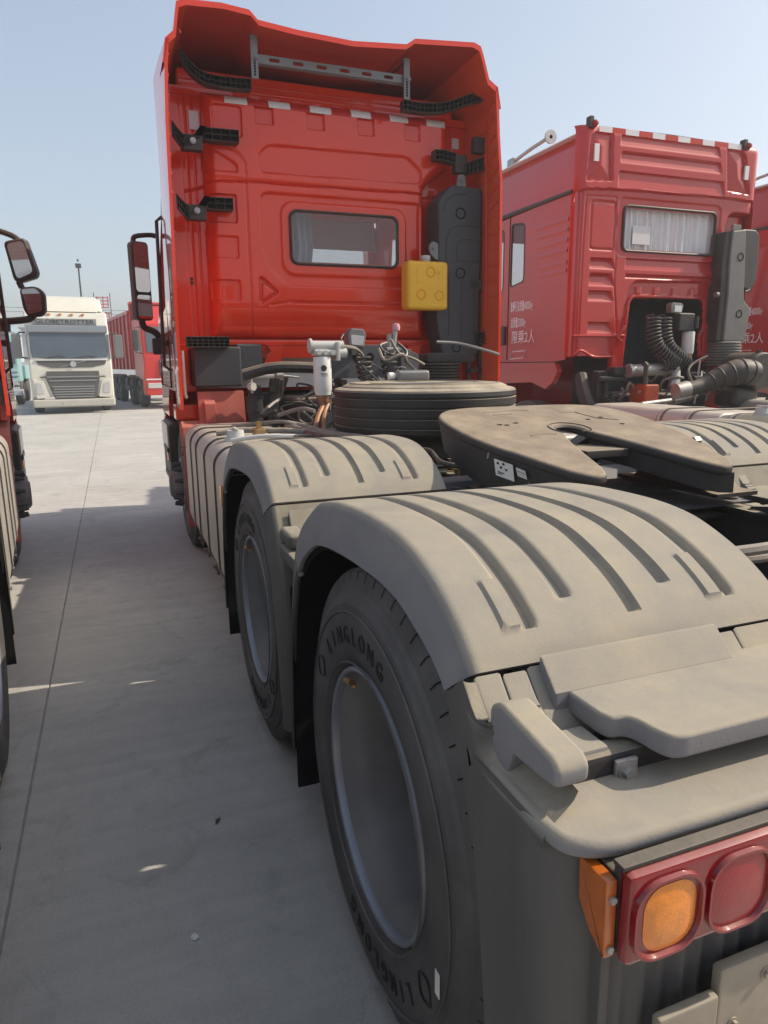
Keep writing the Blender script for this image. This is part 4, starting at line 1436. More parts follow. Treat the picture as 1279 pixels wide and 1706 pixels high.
        # front lower corner / bumper and step seen ahead of the wheel
        mb = MB().box(s*1.10, s*1.232, 5.40, 6.20, .40, .98, .05)
        part('bumper_end', mb, BLACK, T)
        part('bumper_reflection', MB().box(s*1.228, s*1.240, 5.46, 6.16, .74, .96, .006), CREAM, T)  # cream strip stands in for the pale reflection on the bumper corner
        part('bumper', MB().box(s*-.0, s*1.20, 6.0, 6.22, .38, .95, .03), RED, T)
        for z in (.45, .70): part('step', MB().box(s*1.215, s*1.25, 5.46, 5.9, z, z+.05, .008), BLACK, T)
        part('side_reflector', MB().box(s*1.228, s*1.245, 5.47, 5.55, .62, .72, .004), LAMB, T)
    mb = MB().prism([(4.02, 1.31), (4.06, 1.31), (3.97, .80), (3.93, .80)], YZ, -1.10, -.76, .004)
    mb.prism([(4.01, 1.31), (4.03, 1.31), (3.945, .80), (3.925, .80)], YZ, -1.10, -1.0, .003)
    part('mud_panel', mb, REDD, T)
    # mirrors
    mb = MB().prism(rrect(-1.445, -1.285, 1.90, 2.575, .035), XZ, 5.50, 5.60, .02, seg=3)
    RL = Matrix.Translation((-1.365, 5.55, 0)) @ Matrix.Rotation(rad(24), 4, 'Z') @ Matrix.Translation((1.365, -5.55, 0))
    RR = Matrix.Translation((1.43, 5.55, 2.24)) @ Matrix.Rotation(rad(-20), 4, 'Z') @ Matrix.Diagonal((1.22, 1, 1.12, 1)) @ Matrix.Translation((-1.38, -5.55, -2.24))
    mir = part('mirror', mb.xf(RL), BLACK, T)
    mb = MB().add([(a, 5.498, b) for a, b in rrect(-1.432, -1.298, 2.145, 2.562, .028)], [tuple(range(24))]).add([(a, 5.498, b) for a, b in rrect(-1.432, -1.298, 1.915, 2.120, .028)], [tuple(range(24))])
    link('mirror_glass', mb.xf(RL).mesh('mirror_glass', CHROME), mir)
    mb = MB().tube([(-1.40, 5.55, 2.57), (-1.38, 5.56, 2.62), (-1.26, 5.60, 2.645), (-1.20, 5.66, 2.65)], .022, 8, smooth=4)
    link('mirror_arm', mb.mesh('mirror_arm', BLACK), mir)
    mb = MB().tube([(-1.38, 5.55, 1.90), (-1.36, 5.56, 1.84), (-1.27, 5.60, 1.80), (-1.20, 5.66, 1.72)], .03, 8, smooth=4)
    mb.box(-1.30, -1.21, 5.58, 5.72, 1.60, 1.75, .02)
    link('mirror_arm', mb.mesh('mirror_arm', BLACK), mir)
    def hm(poly, y0, y1): return MB().prism(round_poly(poly, .035), XZ, y0, y1, .022, seg=3)
    mb = hm([(1.265, 2.50), (1.41, 2.53), (1.47, 2.28), (1.455, 2.24), (1.33, 2.20), (1.305, 2.23)], 5.5, 5.60)
    mir = part('mirror', mb.xf(RR), BLACK, T)
    mb = MB().add([(a, 5.498, b) for a, b in round_poly([(1.29, 2.48), (1.40, 2.505), (1.447, 2.28), (1.335, 2.228)], .03)], [tuple(range(20))])
    link('mirror_glass', mb.xf(RR).mesh('mirror_glass', CHROME), mir)
    low = hm([(1.335, 2.17), (1.45, 2.18), (1.50, 2.13), (1.495, 1.99), (1.46, 1.955), (1.37, 1.955), (1.345, 2.02)], 5.5, 5.58)
    link('lower_mirror', low.xf(RR).mesh('lower_mirror', BLACK), mir)
    mb = MB().add([(a, 5.498, b) for a, b in round_poly([(1.352, 2.155), (1.445, 2.165), (1.482, 2.12), (1.478, 2.0), (1.385, 1.972)], .02)], [tuple(range(25))])
    link('mirror_glass', mb.xf(RR).mesh('mirror_glass', CHROME), mir)
    mb = MB().tube([(1.41, 5.55, 2.54), (1.36, 5.56, 2.58), (1.25, 5.6, 2.62), (1.20, 5.64, 2.62)], .024, 8, smooth=4)
    link('mirror_arm', mb.mesh('mirror_arm', BLACK), mir)
    mb = MB().tube([(1.46, 5.55, 1.94), (1.40, 5.55, 1.90), (1.18, 5.6, 1.88)], .030, 8, smooth=4).tube([(1.37, 5.55, 2.21), (1.39, 5.55, 2.16)], .025, 8)
    mb.cyl((1.22, 5.62, 1.80), (1.22, 5.62, 1.90), .045, .05, n=14)
    link('mirror_arm', mb.mesh('mirror_arm', BLACK), mir)
    # ---------------- engine air intake (snorkel)
    ol = round_poly([(.805, 1.86), (.845, 1.64), (.86, 1.56), (1.19, 1.56), (1.195, 2.10), (1.203, 2.67), (1.20, 2.855), (.93, 2.862), (.815, 2.74), (.822, 2.36), (.815, 2.10)], .035)
    mb = MB().prism(ol, XZ, 3.94, 4.16, .016, seg=3)
    sn = part('air_intake', mb, GREYP, T, ang=40)
    mb = MB()
    def groove(pts, r=.0055): mb.tube([(x, 3.9405, z) for x, z in pts], r, 6, smooth=5)
    groove([(.865, 2.66), (.885, 2.735), (.94, 2.785), (1.03, 2.80), (1.055, 2.80)], .007)
    groove([(.89, 2.28), (.885, 2.42), (.905, 2.50), (.96, 2.555), (1.04, 2.565), (1.17, 2.565)])
    groove([(.985, 2.30), (.985, 2.42), (1.01, 2.455), (1.06, 2.465), (1.17, 2.465)])
    for x, z0, z1 in ((.915, 1.72, 2.20), (1.03, 1.70, 2.14), (1.145, 1.72, 2.10)): mb.tube([(x, 3.9405, z0), (x, 3.9405, z1)], .005, 6)
    mb.box(.86, 1.20, 3.9365, 3.9405, 2.295, 2.299)
    link('intake_groove', mb.mesh('intake_groove', BLACK), sn)
    mb = MB()
    for x, z, r in ((1.01, 2.655, .034), (1.015, 2.205, .034), (.985, 1.62, .028)):
        mb.lathe([(-.004, r+.010), (-.006, r+.003), (.0, r), (.03, r*.9), (.031, .001)], (x, 3.941, z), 'y', 24)
    link('intake_dimple', mb.mesh('intake_dimple', BLACKD), sn)
    mb = MB().box(1.165, 1.212, 3.98, 4.12, 2.10, 2.855, .006)
    for k in range(6):
        bolt(mb, (1.185, 3.98, 2.15+k*.135), (0, -1, 0), .007, .006, 1)
    link('intake_flange', mb.mesh('intake_flange', [GREYP, STEEL]), sn)
    mb = MB().prism(round_poly([(.74, 2.40), (.77, 2.44), (.82, 2.43), (.83, 2.30), (.80, 2.30), (.75, 2.35)], .02), XZ, 3.95, 3.975, .006)
    bolt(mb, (.78, 3.95, 2.385), (0, -1, 0), .012, .012)
    link('intake_tab', mb.mesh('intake_tab', GREYLAMP), sn)
    mb = MB().prism(round_poly([(.985, 2.85), (1.0, 2.95), (1.06, 2.95), (1.075, 2.85)], .02), XZ, 3.97, 3.985)
    bolt(mb, (1.03, 3.97, 2.905), (0, -1, 0), .012, .012)
    link('intake_tab', mb.mesh('intake_tab', GREYLAMP), sn)
    mb = MB().prism(rrect(.72, 1.16, 1.50, 1.58, .03), XZ, 3.93, 4.14, .015)
    link('intake_shoe', mb.mesh('intake_shoe', BLACK), sn)
    prof = []
    for k in range(9):
        prof += [(-.024*k, .155), (-.024*k-.008, .172), (-.024*k-.016, .172)]
    mb = MB().lathe(prof, (.87, 4.0, 1.50), 'z', 28)
    link('bellows', mb.mesh('bellows', BHOSE), sn)
    part('lower_stay', MB().box(1.035, 1.075, 4.02, 4.08, 1.1, 1.62, .005), RED, T)

def tape(x0, x1, z0, z1):
    """thin strip that follows the rounded top of the rear wall"""
    n, m = 8, 6
    X, Z = np.meshgrid(np.linspace(x0, x1, n), np.linspace(z0, z1, m), indexing='ij')
    bulge = [(-.945, 1.70), (.80, 1.70), (.80, 2.86), (.86, 2.93), (1.005, 3.03), (1.005, 3.41), (-.925, 3.395)]
    t = np.clip(-sd_poly(X, Z, bulge)/.085, 0, 1)
    H = .135*np.sqrt(np.clip(1-(1-t)**2, 0, 1))
    tl = np.clip((X+.945)/.16, 0, 1)
    H *= np.where(X < -.6, .72+.28*np.sqrt(np.clip(1-(1-tl)**2, 0, 1)), 1)
    mb = MB().grid(X, 4.2515-H, Z)
    Y2 = 4.254-H
    k = np.concatenate([X[0:1], X[-1:]]); 
    mb.grid(np.stack([X[:, 0], X[:, 0]]), np.stack([4.2515-H[:, 0], Y2[:, 0]]), np.stack([Z[:, 0], Z[:, 0]]))
    return mb
# ------------------------------------------------------------------ details between cab and fifth wheel
def coil_path(pts, r, turns, n=14):
    P = catmull([Vector(q) for q in pts], 12)
    L = [0]
    for a, b in zip(P[:-1], P[1:]): L.append(L[-1]+(b-a).length)
    out = []
    N = turns*n
    ref = None
    for k in range(N+1):
        s = L[-1]*k/N
        c = Vector([float(np.interp(s, L, [q[i] for q in P])) for i in range(3)])
        c2 = Vector([float(np.interp(min(s+.01, L[-1]), L, [q[i] for q in P])) for i in range(3)])
        c1 = Vector([float(np.interp(max(s-.01, 0), L, [q[i] for q in P])) for i in range(3)])
        d = (c2-c1).normalized()
        if ref is None: ref = d.orthogonal().normalized()
        ref = (ref-d*ref.dot(d)).normalized()
        e = d.cross(ref)
        t = 2*math.pi*k/n
        out.append(c+(ref*math.cos(t)+e*math.sin(t))*r)
    return out
def tank_mb(x0, x1, y0, y1, z0, z1, r=.10):
    sec = rrect(min(x0, x1), max(x0, x1), z0, z1, r, 8)
    return MB().prism(sec, XZ, y0, y1, .018, seg=3)
def make_tank(T, s, y0=2.02, y1=3.90):
    x0, x1 = s*1.222, s*.60
    mb = tank_mb(x0, x1, y0, y1, .345, 1.085, .11)
    tk = part('fuel_tank', mb, ALU, T)
    for y in (2.36, 2.78, 3.20, 3.52):
        mb = MB()
        for off, w, m_ in ((.004, .034, 0), (.008, .020, 1)):
            o = rrect(min(x0, x1)-off, max(x0, x1)+off, .345-off, 1.085+off, .112, 8)
            vs = [(a, y-w, b) for a, b in o]+[(a, y+w, b) for a, b in o]
            m = len(o)
            mb.add(vs, [(q, (q+1) % m, m+(q+1) % m, m+q) for q in range(m)], m_)
        mb.cyl((s*1.18, y, .36), (s*1.18, y, .27), .009, n=8, mi=0).box(s*1.15, s*1.21, y-.02, y+.02, .318, .33, .003, 0)
        mb.cyl((s*1.18, y, .325), (s*1.18, y, .30), .018, n=6, mi=0)
        link('tank_strap', mb.mesh('tank_strap', [STRAP, ALU]), tk)
    mb = MB().cyl((s*1.06, 2.62, 1.083), (s*1.06, 2.62, 1.105), .062, n=24).cyl((s*1.06, 2.62, 1.105), (s*1.06, 2.62, 1.145), .050, .046, n=18)
    mb.box(s*1.05, s*1.07, 2.57, 2.67, 1.145, 1.16, .004)
    link('filler_cap', mb.mesh('filler_cap', GREYCAP), tk)
    link('side_marker', MB().box(s*1.222, s*1.236, 2.045, 2.095, .83, .93, .004).mesh('side_marker', LAMB), tk)
def front_wheel(T, s):
    w = link('wheel', ME['front_rim'], T, loc=(s*1.185, FAX, TR))
    if s > 0: w.rotation_euler = (0, 0, math.pi)
    link('tyre', ME['tyre_plain'], w)
    for k in range(10): link('wheel_nut', ME['front_nuts'], w).rotation_euler = (2*math.pi*k/10, 0, 0)
    return w
ME['front_rim'] = MB().lathe([(.028, .2845), (.010, .2885), (.007, .297), (.014, .3005), (.022, .29), (.04, .27), (.05, .245), (.03, .235), (-.015, .225), (-.02, .20), (-.018, .13), (-.05, .12), (-.10, .11), (-.115, .09), (-.118, .001)], axis='x', n=56).mesh('wheel', RIMM)
_n = MB()
for k in range(1):
    t = 2*math.pi*(k+.5)/10
    c = (.1675*math.cos(t), .1675*math.sin(t))
    _n.cyl((-.018, *c), (-.05, *c), .022, n=6).cyl((-.05, *c), (-.085, *c), .017, .013, n=10)
ME['front_nuts'] = _n.mesh('wheel_nut', GREYP)

def make_mid(T):
    # chequer plate step
    mb = MB().box(-.68, -.26, 2.02, 2.98, 1.088, 1.098)
    for i in range(11):
        for j in range(24):
            x, y = -.655+i*.038, 2.05+j*.0385
            a = .012 if (i+j) % 2 else -.012
            mb.prism([(x-.013, y-a*.7-.003), (x+.013, y+a*.7-.003), (x+.013, y+a*.7+.003), (x-.013, y-a*.7+.003)], XY, 1.098, 1.1015)
    mb.box(-.684, -.256, 2.012, 2.022, 1.062, 1.0985).box(-.690, -.680, 2.012, 2.98, 1.062, 1.0985)
    part('step_plate', mb, STEEL, T)
    # spare wheel carrier
    mb = MB().box(-.42, .44, 2.10, 2.18, .985, 1.085, .008).box(-.42, .44, 2.66, 2.74, .985, 1.085, .008).box(-.05, .07, 2.12, 2.72, 1.05, 1.09, .004)
    part('wheel_carrier', mb, CHAS, T)
    # fuel filter
    x, y = -.405, 3.10
    mb = MB().lathe([(1.30, .001), (1.30, .040), (1.306, .050), (1.335, .056), (1.34, .0585), (1.535, .0585), (1.545, .055), (1.552, .03)], (x, y, 0), 'z', 32)
    ff = part('fuel_filter', mb, WHITE, T)
    mb = MB().lathe([(1.24, .001), (1.24, .022), (1.265, .03), (1.30, .041)], (x, y, 0), 'z', 20)
    link('water_bowl', mb.mesh('water_bowl', COPPER), ff)
    mb = MB().box(x-.062, x+.10, y-.045, y+.05, 1.552, 1.592, .012).cyl((x-.075, y, 1.615), (x+.14, y, 1.615), .032, n=18).cyl((x-.085, y, 1.615), (x-.07, y, 1.615), .046, n=18)
    for k in range(3): mb.cyl((x-.035+k*.045, y-.045, 1.572), (x-.035+k*.045, y-.06, 1.572), .015, n=10)
    mb.box(x+.085, x+.108, y-.05, y+.06, 1.52, 1.64, .006).cyl((x+.108, y-.01, 1.57), (x+.16, y-.01, 1.57), .03, n=12)
    link('filter_head', mb.mesh('filter_head', GREYCAP), ff)
    pr = MB()
    pr.cyl((x-.008, y-.0588, 1.475), (x-.008, y-.0596, 1.475), .020, n=20)
    pr.box(x-.030, x+.016, y-.0602, y-.0588, 1.436, 1.442).box(x-.025, x+.02, y-.0602, y-.0588, 1.425, 1.428)
    link('filter_print', pr.mesh('filter_print', INK), ff)
    # dark gantry plate behind
    mb = MB().prism(round_poly([(-.36, 1.40), (.30, 1.40), (.42, 1.46), (.42, 1.56), (.25, 1.63), (-.20, 1.63), (-.36, 1.58)], .02), XZ, 3.42, 3.45, .004)
    for xx in (-.06, .04): mb.cyl((xx, 3.418, 1.545), (xx, 3.421, 1.545), .030, n=18, mi=1)
    mb.box(-.34, -.26, 3.38, 3.50, .98, 1.60, .006).box(.26, .34, 3.38, 3.50, .98, 1.60, .006)
    part('gantry_bracket', mb, [CHASB, BLACKD], T)
    # curved pipe cover to its left
    mb = MB().tube([(-.80, 3.75, 1.43), (-.62, 3.7, 1.475), (-.42, 3.68, 1.48), (-.1, 3.7, 1.46), (.2, 3.7, 1.47)], .04, 10, smooth=4)
    part('air_pipe', mb, CHAS, T)
    # work lamp on the gantry
    mb = MB().prism(round_poly([(-.135, 1.615), (-.02, 1.605), (-.005, 1.70), (-.025, 1.735), (-.115, 1.74), (-.14, 1.70)], .012), XZ, 3.36, 3.46, .012)
    mb.box(-.10, -.06, 3.40, 3.44, 1.56, 1.62)
    wl_ = part('work_lamp', mb, GREYLAMP, T)
    link('lamp_lens', MB().prism(round_poly([(-.118, 1.63), (-.034, 1.622), (-.022, 1.685), (-.12, 1.695)], .008), XZ, 3.355, 3.362, .002).mesh('lamp_lens', LENSC), wl_)
    # coiled air lines
    for x0, x1 in ((-.085, -.06), (.10, .14)):
        part('coiled_hose', MB().tube(coil_path([(x0, 3.22, 1.56), (x0+.005, 3.20, 1.46), (x1, 3.18, 1.36)], .05, 6), .0095, 6), BHOSE, T)
    # couplings and cables around the gantry
    mb = MB().cyl((.19, 3.35, 1.62), (.20, 3.34, 1.73), .022, .018, n=12).cyl((.16, 3.35, 1.60), (.155, 3.34, 1.70), .018, n=10).box(.13, .24, 3.32, 3.38, 1.585, 1.61, .006)
    gl = part('air_coupling', mb, STEEL, T)
    link('coupling_cap', MB().lathe([(0, .001), (0, .026), (.02, .030), (.045, .022), (.05, .001)], (.205, 3.335, 1.725), 'z', 16).mesh('coupling_cap', mat('pink_plastic', (.62, .30, .34), .5)), gl)
    for k, (pts, r, m_) in enumerate([
        ([(-.30, 3.09, 1.615), (-.18, 3.12, 1.60), (-.11, 3.2, 1.575), (-.085, 3.22, 1.55)], .012, HOSE),
        ([(.19, 3.33, 1.60), (.15, 3.25, 1.56), (.06, 3.2, 1.58), (.04, 3.22, 1.62), (.10, 3.25, 1.64)], .010, BHOSE),
        ([(.02, 3.2, 1.60), (.05, 3.15, 1.52), (.16, 3.12, 1.56), (.24, 3.2, 1.50), (.30, 3.2, 1.45)], .011, HOSE),
        ([(.22, 3.34, 1.64), (.27, 3.30, 1.58), (.24, 3.25, 1.52), (.30, 3.25, 1.47)], .010, BHOSE),
        ([(.12, 3.22, 1.66), (.17, 3.2, 1.57), (.27, 3.18, 1.53), (.36, 3.2, 1.49)], .010, HOSE),
        ([(-.16, 3.40, 1.70), (-.19, 3.36, 1.66), (-.16, 3.30, 1.60)], .006, BHOSE),
        ([(-.40, 3.10, 1.25), (-.47, 3.0, 1.18), (-.52, 2.9, 1.12), (-.58, 2.82, 1.09)], .016, COPPER),
        ([(-.36, 3.10, 1.27), (-.42, 3.02, 1.20), (-.48, 2.85, 1.13), (-.50, 2.75, 1.10)], .013, COPPER),
        ([(-.40, 3.12, 1.25), (-.37, 3.08, 1.20), (-.36, 3.1, 1.24)], .006, BHOSE),
        ([(-.66, 3.30, 1.17), (-.56, 3.1, 1.22), (-.50, 2.98, 1.21)], .014, HOSE),
        ([(-.66, 3.05, 1.14), (-.60, 2.85, 1.13), (-.54, 2.5, 1.115), (-.46, 2.2, 1.12), (-.42, 1.95, 1.07)], .015, HOSE),
        ([(-.68, 3.00, 1.13), (-.62, 2.82, 1.115), (-.57, 2.5, 1.11), (-.50, 2.2, 1.115), (-.46, 1.95, 1.06)], .013, HOSE),
        ([(-.70, 2.95, 1.12), (-.65, 2.75, 1.11), (-.61, 2.45, 1.105), (-.54, 2.15, 1.11)], .012, BHOSE),
        ([(-1.12, 2.95, 1.10), (-.98, 2.90, 1.115), (-.86, 2.80, 1.12), (-.74, 2.74, 1.12), (-.64, 2.70, 1.11)], .016, HOSE),
        ([(-1.10, 2.50, 1.10), (-.96, 2.45, 1.12), (-.82, 2.42, 1.118), (-.68, 2.42, 1.11)], .013, GREYCAP),
        ([(-1.0, 2.34, 1.10), (-.88, 2.30, 1.115), (-.74, 2.30, 1.112), (-.62, 2.34, 1.10)], .010, BHOSE),
        ([(-.95, 3.40, 1.10), (-.82, 3.2, 1.13), (-.70, 3.0, 1.15), (-.60, 2.9, 1.12)], .012, HOSE),
        ([(-.30, 2.0, 1.06), (-.25, 1.8, 1.08), (-.28, 1.6, 1.05), (-.2, 1.5, 1.03)], .012, BHOSE),
        ([(.33, 3.1, 1.40), (.2, 3.12, 1.36), (.0, 3.15, 1.34), (-.2, 3.12, 1.30), (-.30, 3.0, 1.2)], .010, HOSE)]):
        part('hose', MB().tube(pts, r, 7, smooth=5), m_, T)
    # dense cables and small valves in the dark behind the cab
    rnd = random.Random(21)
    for k in range(22):
        x0, y0, z0 = rnd.uniform(-.62, .35), rnd.uniform(3.15, 3.75), rnd.uniform(1.05, 1.5)
        pts = [(x0, y0, z0)]
        for j in range(4):
            x0 += rnd.uniform(-.16, .16); y0 += rnd.uniform(-.12, .08); z0 = max(1.0, z0+rnd.uniform(-.14, .08))
            pts.append((x0, y0, z0))
        part('cable', MB().tube(pts, rnd.choice([.006, .008, .012, .016]), 6, smooth=4), rnd.choice([BHOSE, BHOSE, HOSE, GREYLAMP, COPPER]), T)
    for k in range(14):
        x_, y_, z_ = rnd.uniform(-.62, .3), rnd.uniform(3.2, 3.7), rnd.uniform(1.02, 1.40)
        w_ = rnd.uniform(.015, .04)
        mb = MB().box(x_-w_, x_+w_, y_-w_, y_+w_, z_-w_, z_+w_*.6, .005).cyl((x_, y_-w_, z_), (x_, y_-w_-.03, z_), w_*.5, n=8)
        part('air_valve', mb, rnd.choice([CHAS, GREYLAMP, STEEL, CHAS, BLACK]), T)
    # fittings on the tank
    mb = MB().box(-.93, -.86, 2.75, 2.83, 1.09, 1.135, .01).cyl((-.895, 2.79, 1.13), (-.895, 2.79, 1.175), .016, n=8).box(-.78, -.68, 2.36, 2.46, 1.085, 1.125, .006, 1).cyl((-.84, 2.80, 1.115), (-.72, 2.78, 1.12), .016, n=8)
    part('tank_fitting', mb, [BRASS, BLACK], T)
    # lever rod in front of the intake
    part('pull_rod', MB().tube([(.62, 3.55, 1.655), (.80, 3.55, 1.645), (.98, 3.5, 1.60), (1.10, 3.48, 1.565), (1.115, 3.48, 1.555)], .011, 8, smooth=4), GREYLAMP, T)
    # cab rear suspension unit left, in the shade
    mb = MB().cyl((-.70, 3.9, 1.02), (-.70, 3.9, 1.16), .055, .062, n=16).cyl((-.70, 3.9, 1.16), (-.70, 3.9, 1.27), .070, n=16).cyl((-.70, 3.9, 1.27), (-.70, 3.9, 1.36), .05, n=16)
    mb.prism(round_poly([(-.58, 1.42), (-.44, 1.42), (-.47, 1.33), (-.53, 1.22), (-.52, 1.02), (-.62, 1.00), (-.60, 1.30)], .02), XZ, 3.86, 3.90, .006)
    for x_, z_ in ((-.48, 1.38), (-.565, 1.30), (-.56, 1.12)): bolt(mb, (x_, 3.86, z_), (0, -1, 0), .014, .014)
    mb.box(-.67, -.55, 3.88, 3.93, 1.15, 1.30, .01)
    su = part('cab_suspension', mb, CHAS, T)
    mb = MB().box(-.74, -.56, 3.80, 3.83, 1.40, 1.43, .008).cyl((-.55, 3.82, 1.425), (-.50, 3.82, 1.425), .028, n=12).tube([(-.5, 3.82, 1.42), (-.38, 3.82, 1.405)], .008, 6).cyl((-.735, 3.81, 1.30), (-.735, 3.81, 1.40), .009, n=8).cyl((-.745, 3.82, 1.345), (-.725, 3.79, 1.345), .03, n=12)
    link('height_lever', mb.mesh('height_lever', GREYCAP), su)
    # engine and gearbox mass in the dark between the rails
    mb = MB().box(-.36, .36, 2.9, 4.1, .62, .98, .05).cyl((0, 2.2, .75), (0, 3.0, .78), .2, n=20).box(-.40, .40, 3.7, 5.6, .75, 1.25, .06)
    part('engine_block', mb, CHAS, T)
    mb = MB().tube([(-.15, 2.0, .78), (0, .9, .70), (0, .3, .58)], .06, 12)
    part('propeller_shaft', mb, CHAS, T)
    # washer bottle with blue cap beside the left rail
    mb = MB().box(-.64, -.47, 1.50, 1.72, .93, 1.115, .03).cyl((-.585, 1.46, 1.0), (-.585, 1.46, 1.075), .034, n=16).tube([(-.52, 1.46, 1.03), (-.49, 1.42, 1.06), (-.47, 1.42, 1.05), (-.47, 1.44, 1.0)], .008, 6)
    mb.prism(round_poly([(-.60, 1.12), (-.44, 1.12), (-.46, 1.08), (-.52, 1.06), (-.54, .98), (-.60, .98)], .02), XZ, 1.62, 1.74, .01)
    rv = part('fluid_reservoir', mb, MILKY, T)
    link('reservoir_cap', MB().cyl((-.585, 1.46, 1.075), (-.585, 1.46, 1.10), .042, n=18).mesh('reservoir_cap', BLUECAP), rv)
    # air valves between the rails, small metal clutter
    rnd = random.Random(3)
    for k in range(26):
        mb = MB()
        x_, y_ = rnd.uniform(-.38, .38), rnd.uniform(1.42, 1.86)
        z_ = rnd.uniform(.94, 1.03)
        w_ = rnd.uniform(.015, .04)
        if k % 3: mb.box(x_-w_, x_+w_, y_-w_, y_+w_, z_-.05, z_, .005)
        else: mb.cyl((x_, y_, z_-.05), (x_, y_, z_+.02), w_*.6, n=10)
        part('valve_block', mb, (BRASS, STEEL, CHAS, GREYLAMP)[k % 4], T)
    mb = MB()
    for k in range(7):
        mb.tube([(rnd.uniform(-.35, .35), 1.4, rnd.uniform(.96, 1.02)), (rnd.uniform(-.3, .3), 1.62, rnd.uniform(.98, 1.05)), (rnd.uniform(-.35, .35), 1.9, rnd.uniform(.97, 1.03))], .008, 6, smooth=4)
    part('air_line', mb, BHOSE, T)
    # rear guide rails and pipes near the tail of the frame
    for s in (-1, 1):
        mb = MB().prism([(-.60, 1.0), (.40, 1.0), (.42, 1.01), (.30, 1.03), (-.60, .995)], YZ, s*.33, s*.47)
        part('guide_rail', mb, CHAS, T)
    mb = MB().box(.50, .66, .52, .60, .985, 1.01, .004).box(.46, .70, .40, .50, .99, 1.02, .008).cyl((.60, .45, 1.02), (.60, .45, 1.045), .03, n=14).tube([(.74, .55, 1.02), (.9, .50, 1.02), (1.0, .46, 1.02)], .022, 10)
    part('rail_fitting', mb, CHAS, T)
    for pts, r in (([(-.33, -.02, 1.02), (-.15, -.05, 1.03), (.1, -.04, 1.03), (.4, -.06, 1.02)], .016), ([(-.30, .05, .98), (-.1, .0, .985), (.3, .02, .98)], .013)):
        part('hose', MB().tube(pts, r, 8, smooth=5), HOSE, T)
    mb = MB()
    for k in range(3):
        mb.tube([(-.05, .36+.01*k, .90+.01*k), (.06, .42+.01*k, .93), (.12, .36, .90+.012*k), (.02, .30, .88), (.25, .28, .88), (.42, .25, .86)], .009, 6, smooth=6)
    part('cable_loop', mb, BHOSE, T)

def build_main():
    T = thing('tractor_unit', 'orange-red tractor unit nearest the camera, with dusty ribbed mudguards and a yellow jug', 'truck', (0, 0, 0), group='tractor units parked in the yard')
    make_chassis(T)
    make_fifth_wheel(T)
    for s in (-1, 1):
        for k, y in enumerate((AX0, AX1)):
            w = dual_wheel(T, s*1.222, y, s < 0, s)
            if k == 0 and s < 0: link('paper_tag', ME['tag'], w)
            inner_wheel(T, s*.60 if s > 0 else -.60-.292, y) if s < 0 else inner_wheel(T, .60, y)
        front_wheel(T, s)
        make_guards(T, s)
        make_rear(T, s)
        make_tank(T, s, y1=3.90 if s < 0 else 4.0)
    make_cab(T)
    make_mid(T)
    return T
MAIN = build_main()
bpy.context.view_layer.update()

# the same kind of truck on the left, only its right-hand flank reaches into view
LEFT = dup(MAIN, label='red tractor unit at the left edge with double mirrors and strapped fuel tank', loc=(-3.266, -.07, 0), rotz=rad(4.6),
           skip=('fuel_filter', 'gantry_bracket', 'work_lamp', 'coiled_hose', 'air_coupling', 'hose', 'valve_block', 'air_line', 'cable_loop', 'cable', 'air_valve', 'step_plate', 'fluid_reservoir', 'tank_fitting', 'pull_rod', 'height_lever', 'tread_sipe', 'tyre_letter', 'air_pipe'))

# ------------------------------------------------------------------ loose things on the main truck
def make_jug():
    T = thing('plastic_jug', 'yellow moulded plastic water jug strapped to the red cab wall beside the grey air intake', 'jug', (.703, 3.96, 1.912))
    mb = MB().box(-.175, .175, -.085, .07, 0, .368, .03)
    body = part('jug_body', mb, YELLOW, T, ang=50)
    for x, z in ((.02, .285), (-.062, .115), (.096, .110)):
        ring = MB().lathe([(-.0845, .042), (-.089, .038), (-.0895, .033), (-.083, .029), (-.072, .024), (-.070, .001)], (x, 0, z), 'y', 24)
        link('jug_dimple', ring.mesh('jug_dimple', YELLOWSHADE), body)
    mb = MB().box(-.098, -.070, -.0885, -.084, .20, .325, .002).box(.082, .096, -.0885, -.084, .22, .315, .002).box(.066, .112, -.0885, -.084, .270, .282, .002)
    link('level_mark', mb.mesh('level_mark', YELLOW), body)
    mb = MB().cyl((.01, -.005, .365), (.01, -.005, .385), .034, n=20).cyl((.01, -.005, .385), (.01, -.005, .415), .040, .038, n=20)
    part('jug_cap', mb, GREYCAP, T)
make_jug()
def make_spare():
    T = thing('spare_wheel', 'dusty spare wheel lying flat behind the orange-red cab', 'wheel', (.01, 2.43, 1.098))
    me = MB().join(tyre_mb(96), Matrix(((0, 1, 0, 0), (0, 0, 1, 0), (-1, 0, 0, .292), (0, 0, 0, 1)))).mesh('tyre', RUBDUSTY, 30)
    link('tyre', me, T)
    r = MB().join(BAR).join(LIP)
    me = MB().join(r, Matrix(((0, 1, 0, 0), (0, 0, 1, 0), (-1, 0, 0, .292), (0, 0, 0, 1)))).mesh('rim', [RIMM, CHAS])
    link('rim', me, T)
make_spare()
def make_bottle():
    T = thing('plastic_bottle', 'grey plastic bottle with a pale cap lying on the spare wheel', 'bottle', (.085, 2.80, 1.424))
    mb = MB().box(-.105, .118, -.042, .042, -.034, .034, .020)
    for k in range(6): mb.box(-.06+k*.022, -.05+k*.022, -.03, .03, .033, .036, .001)
    part('bottle_body', mb, GREYLAMP, T)
    part('bottle_cap', MB().cyl((-.105, 0, 0), (-.118, 0, 0), .016, n=12).cyl((-.118, 0, 0), (-.15, 0, 0), .022, n=14), PAPER, T)
make_bottle()
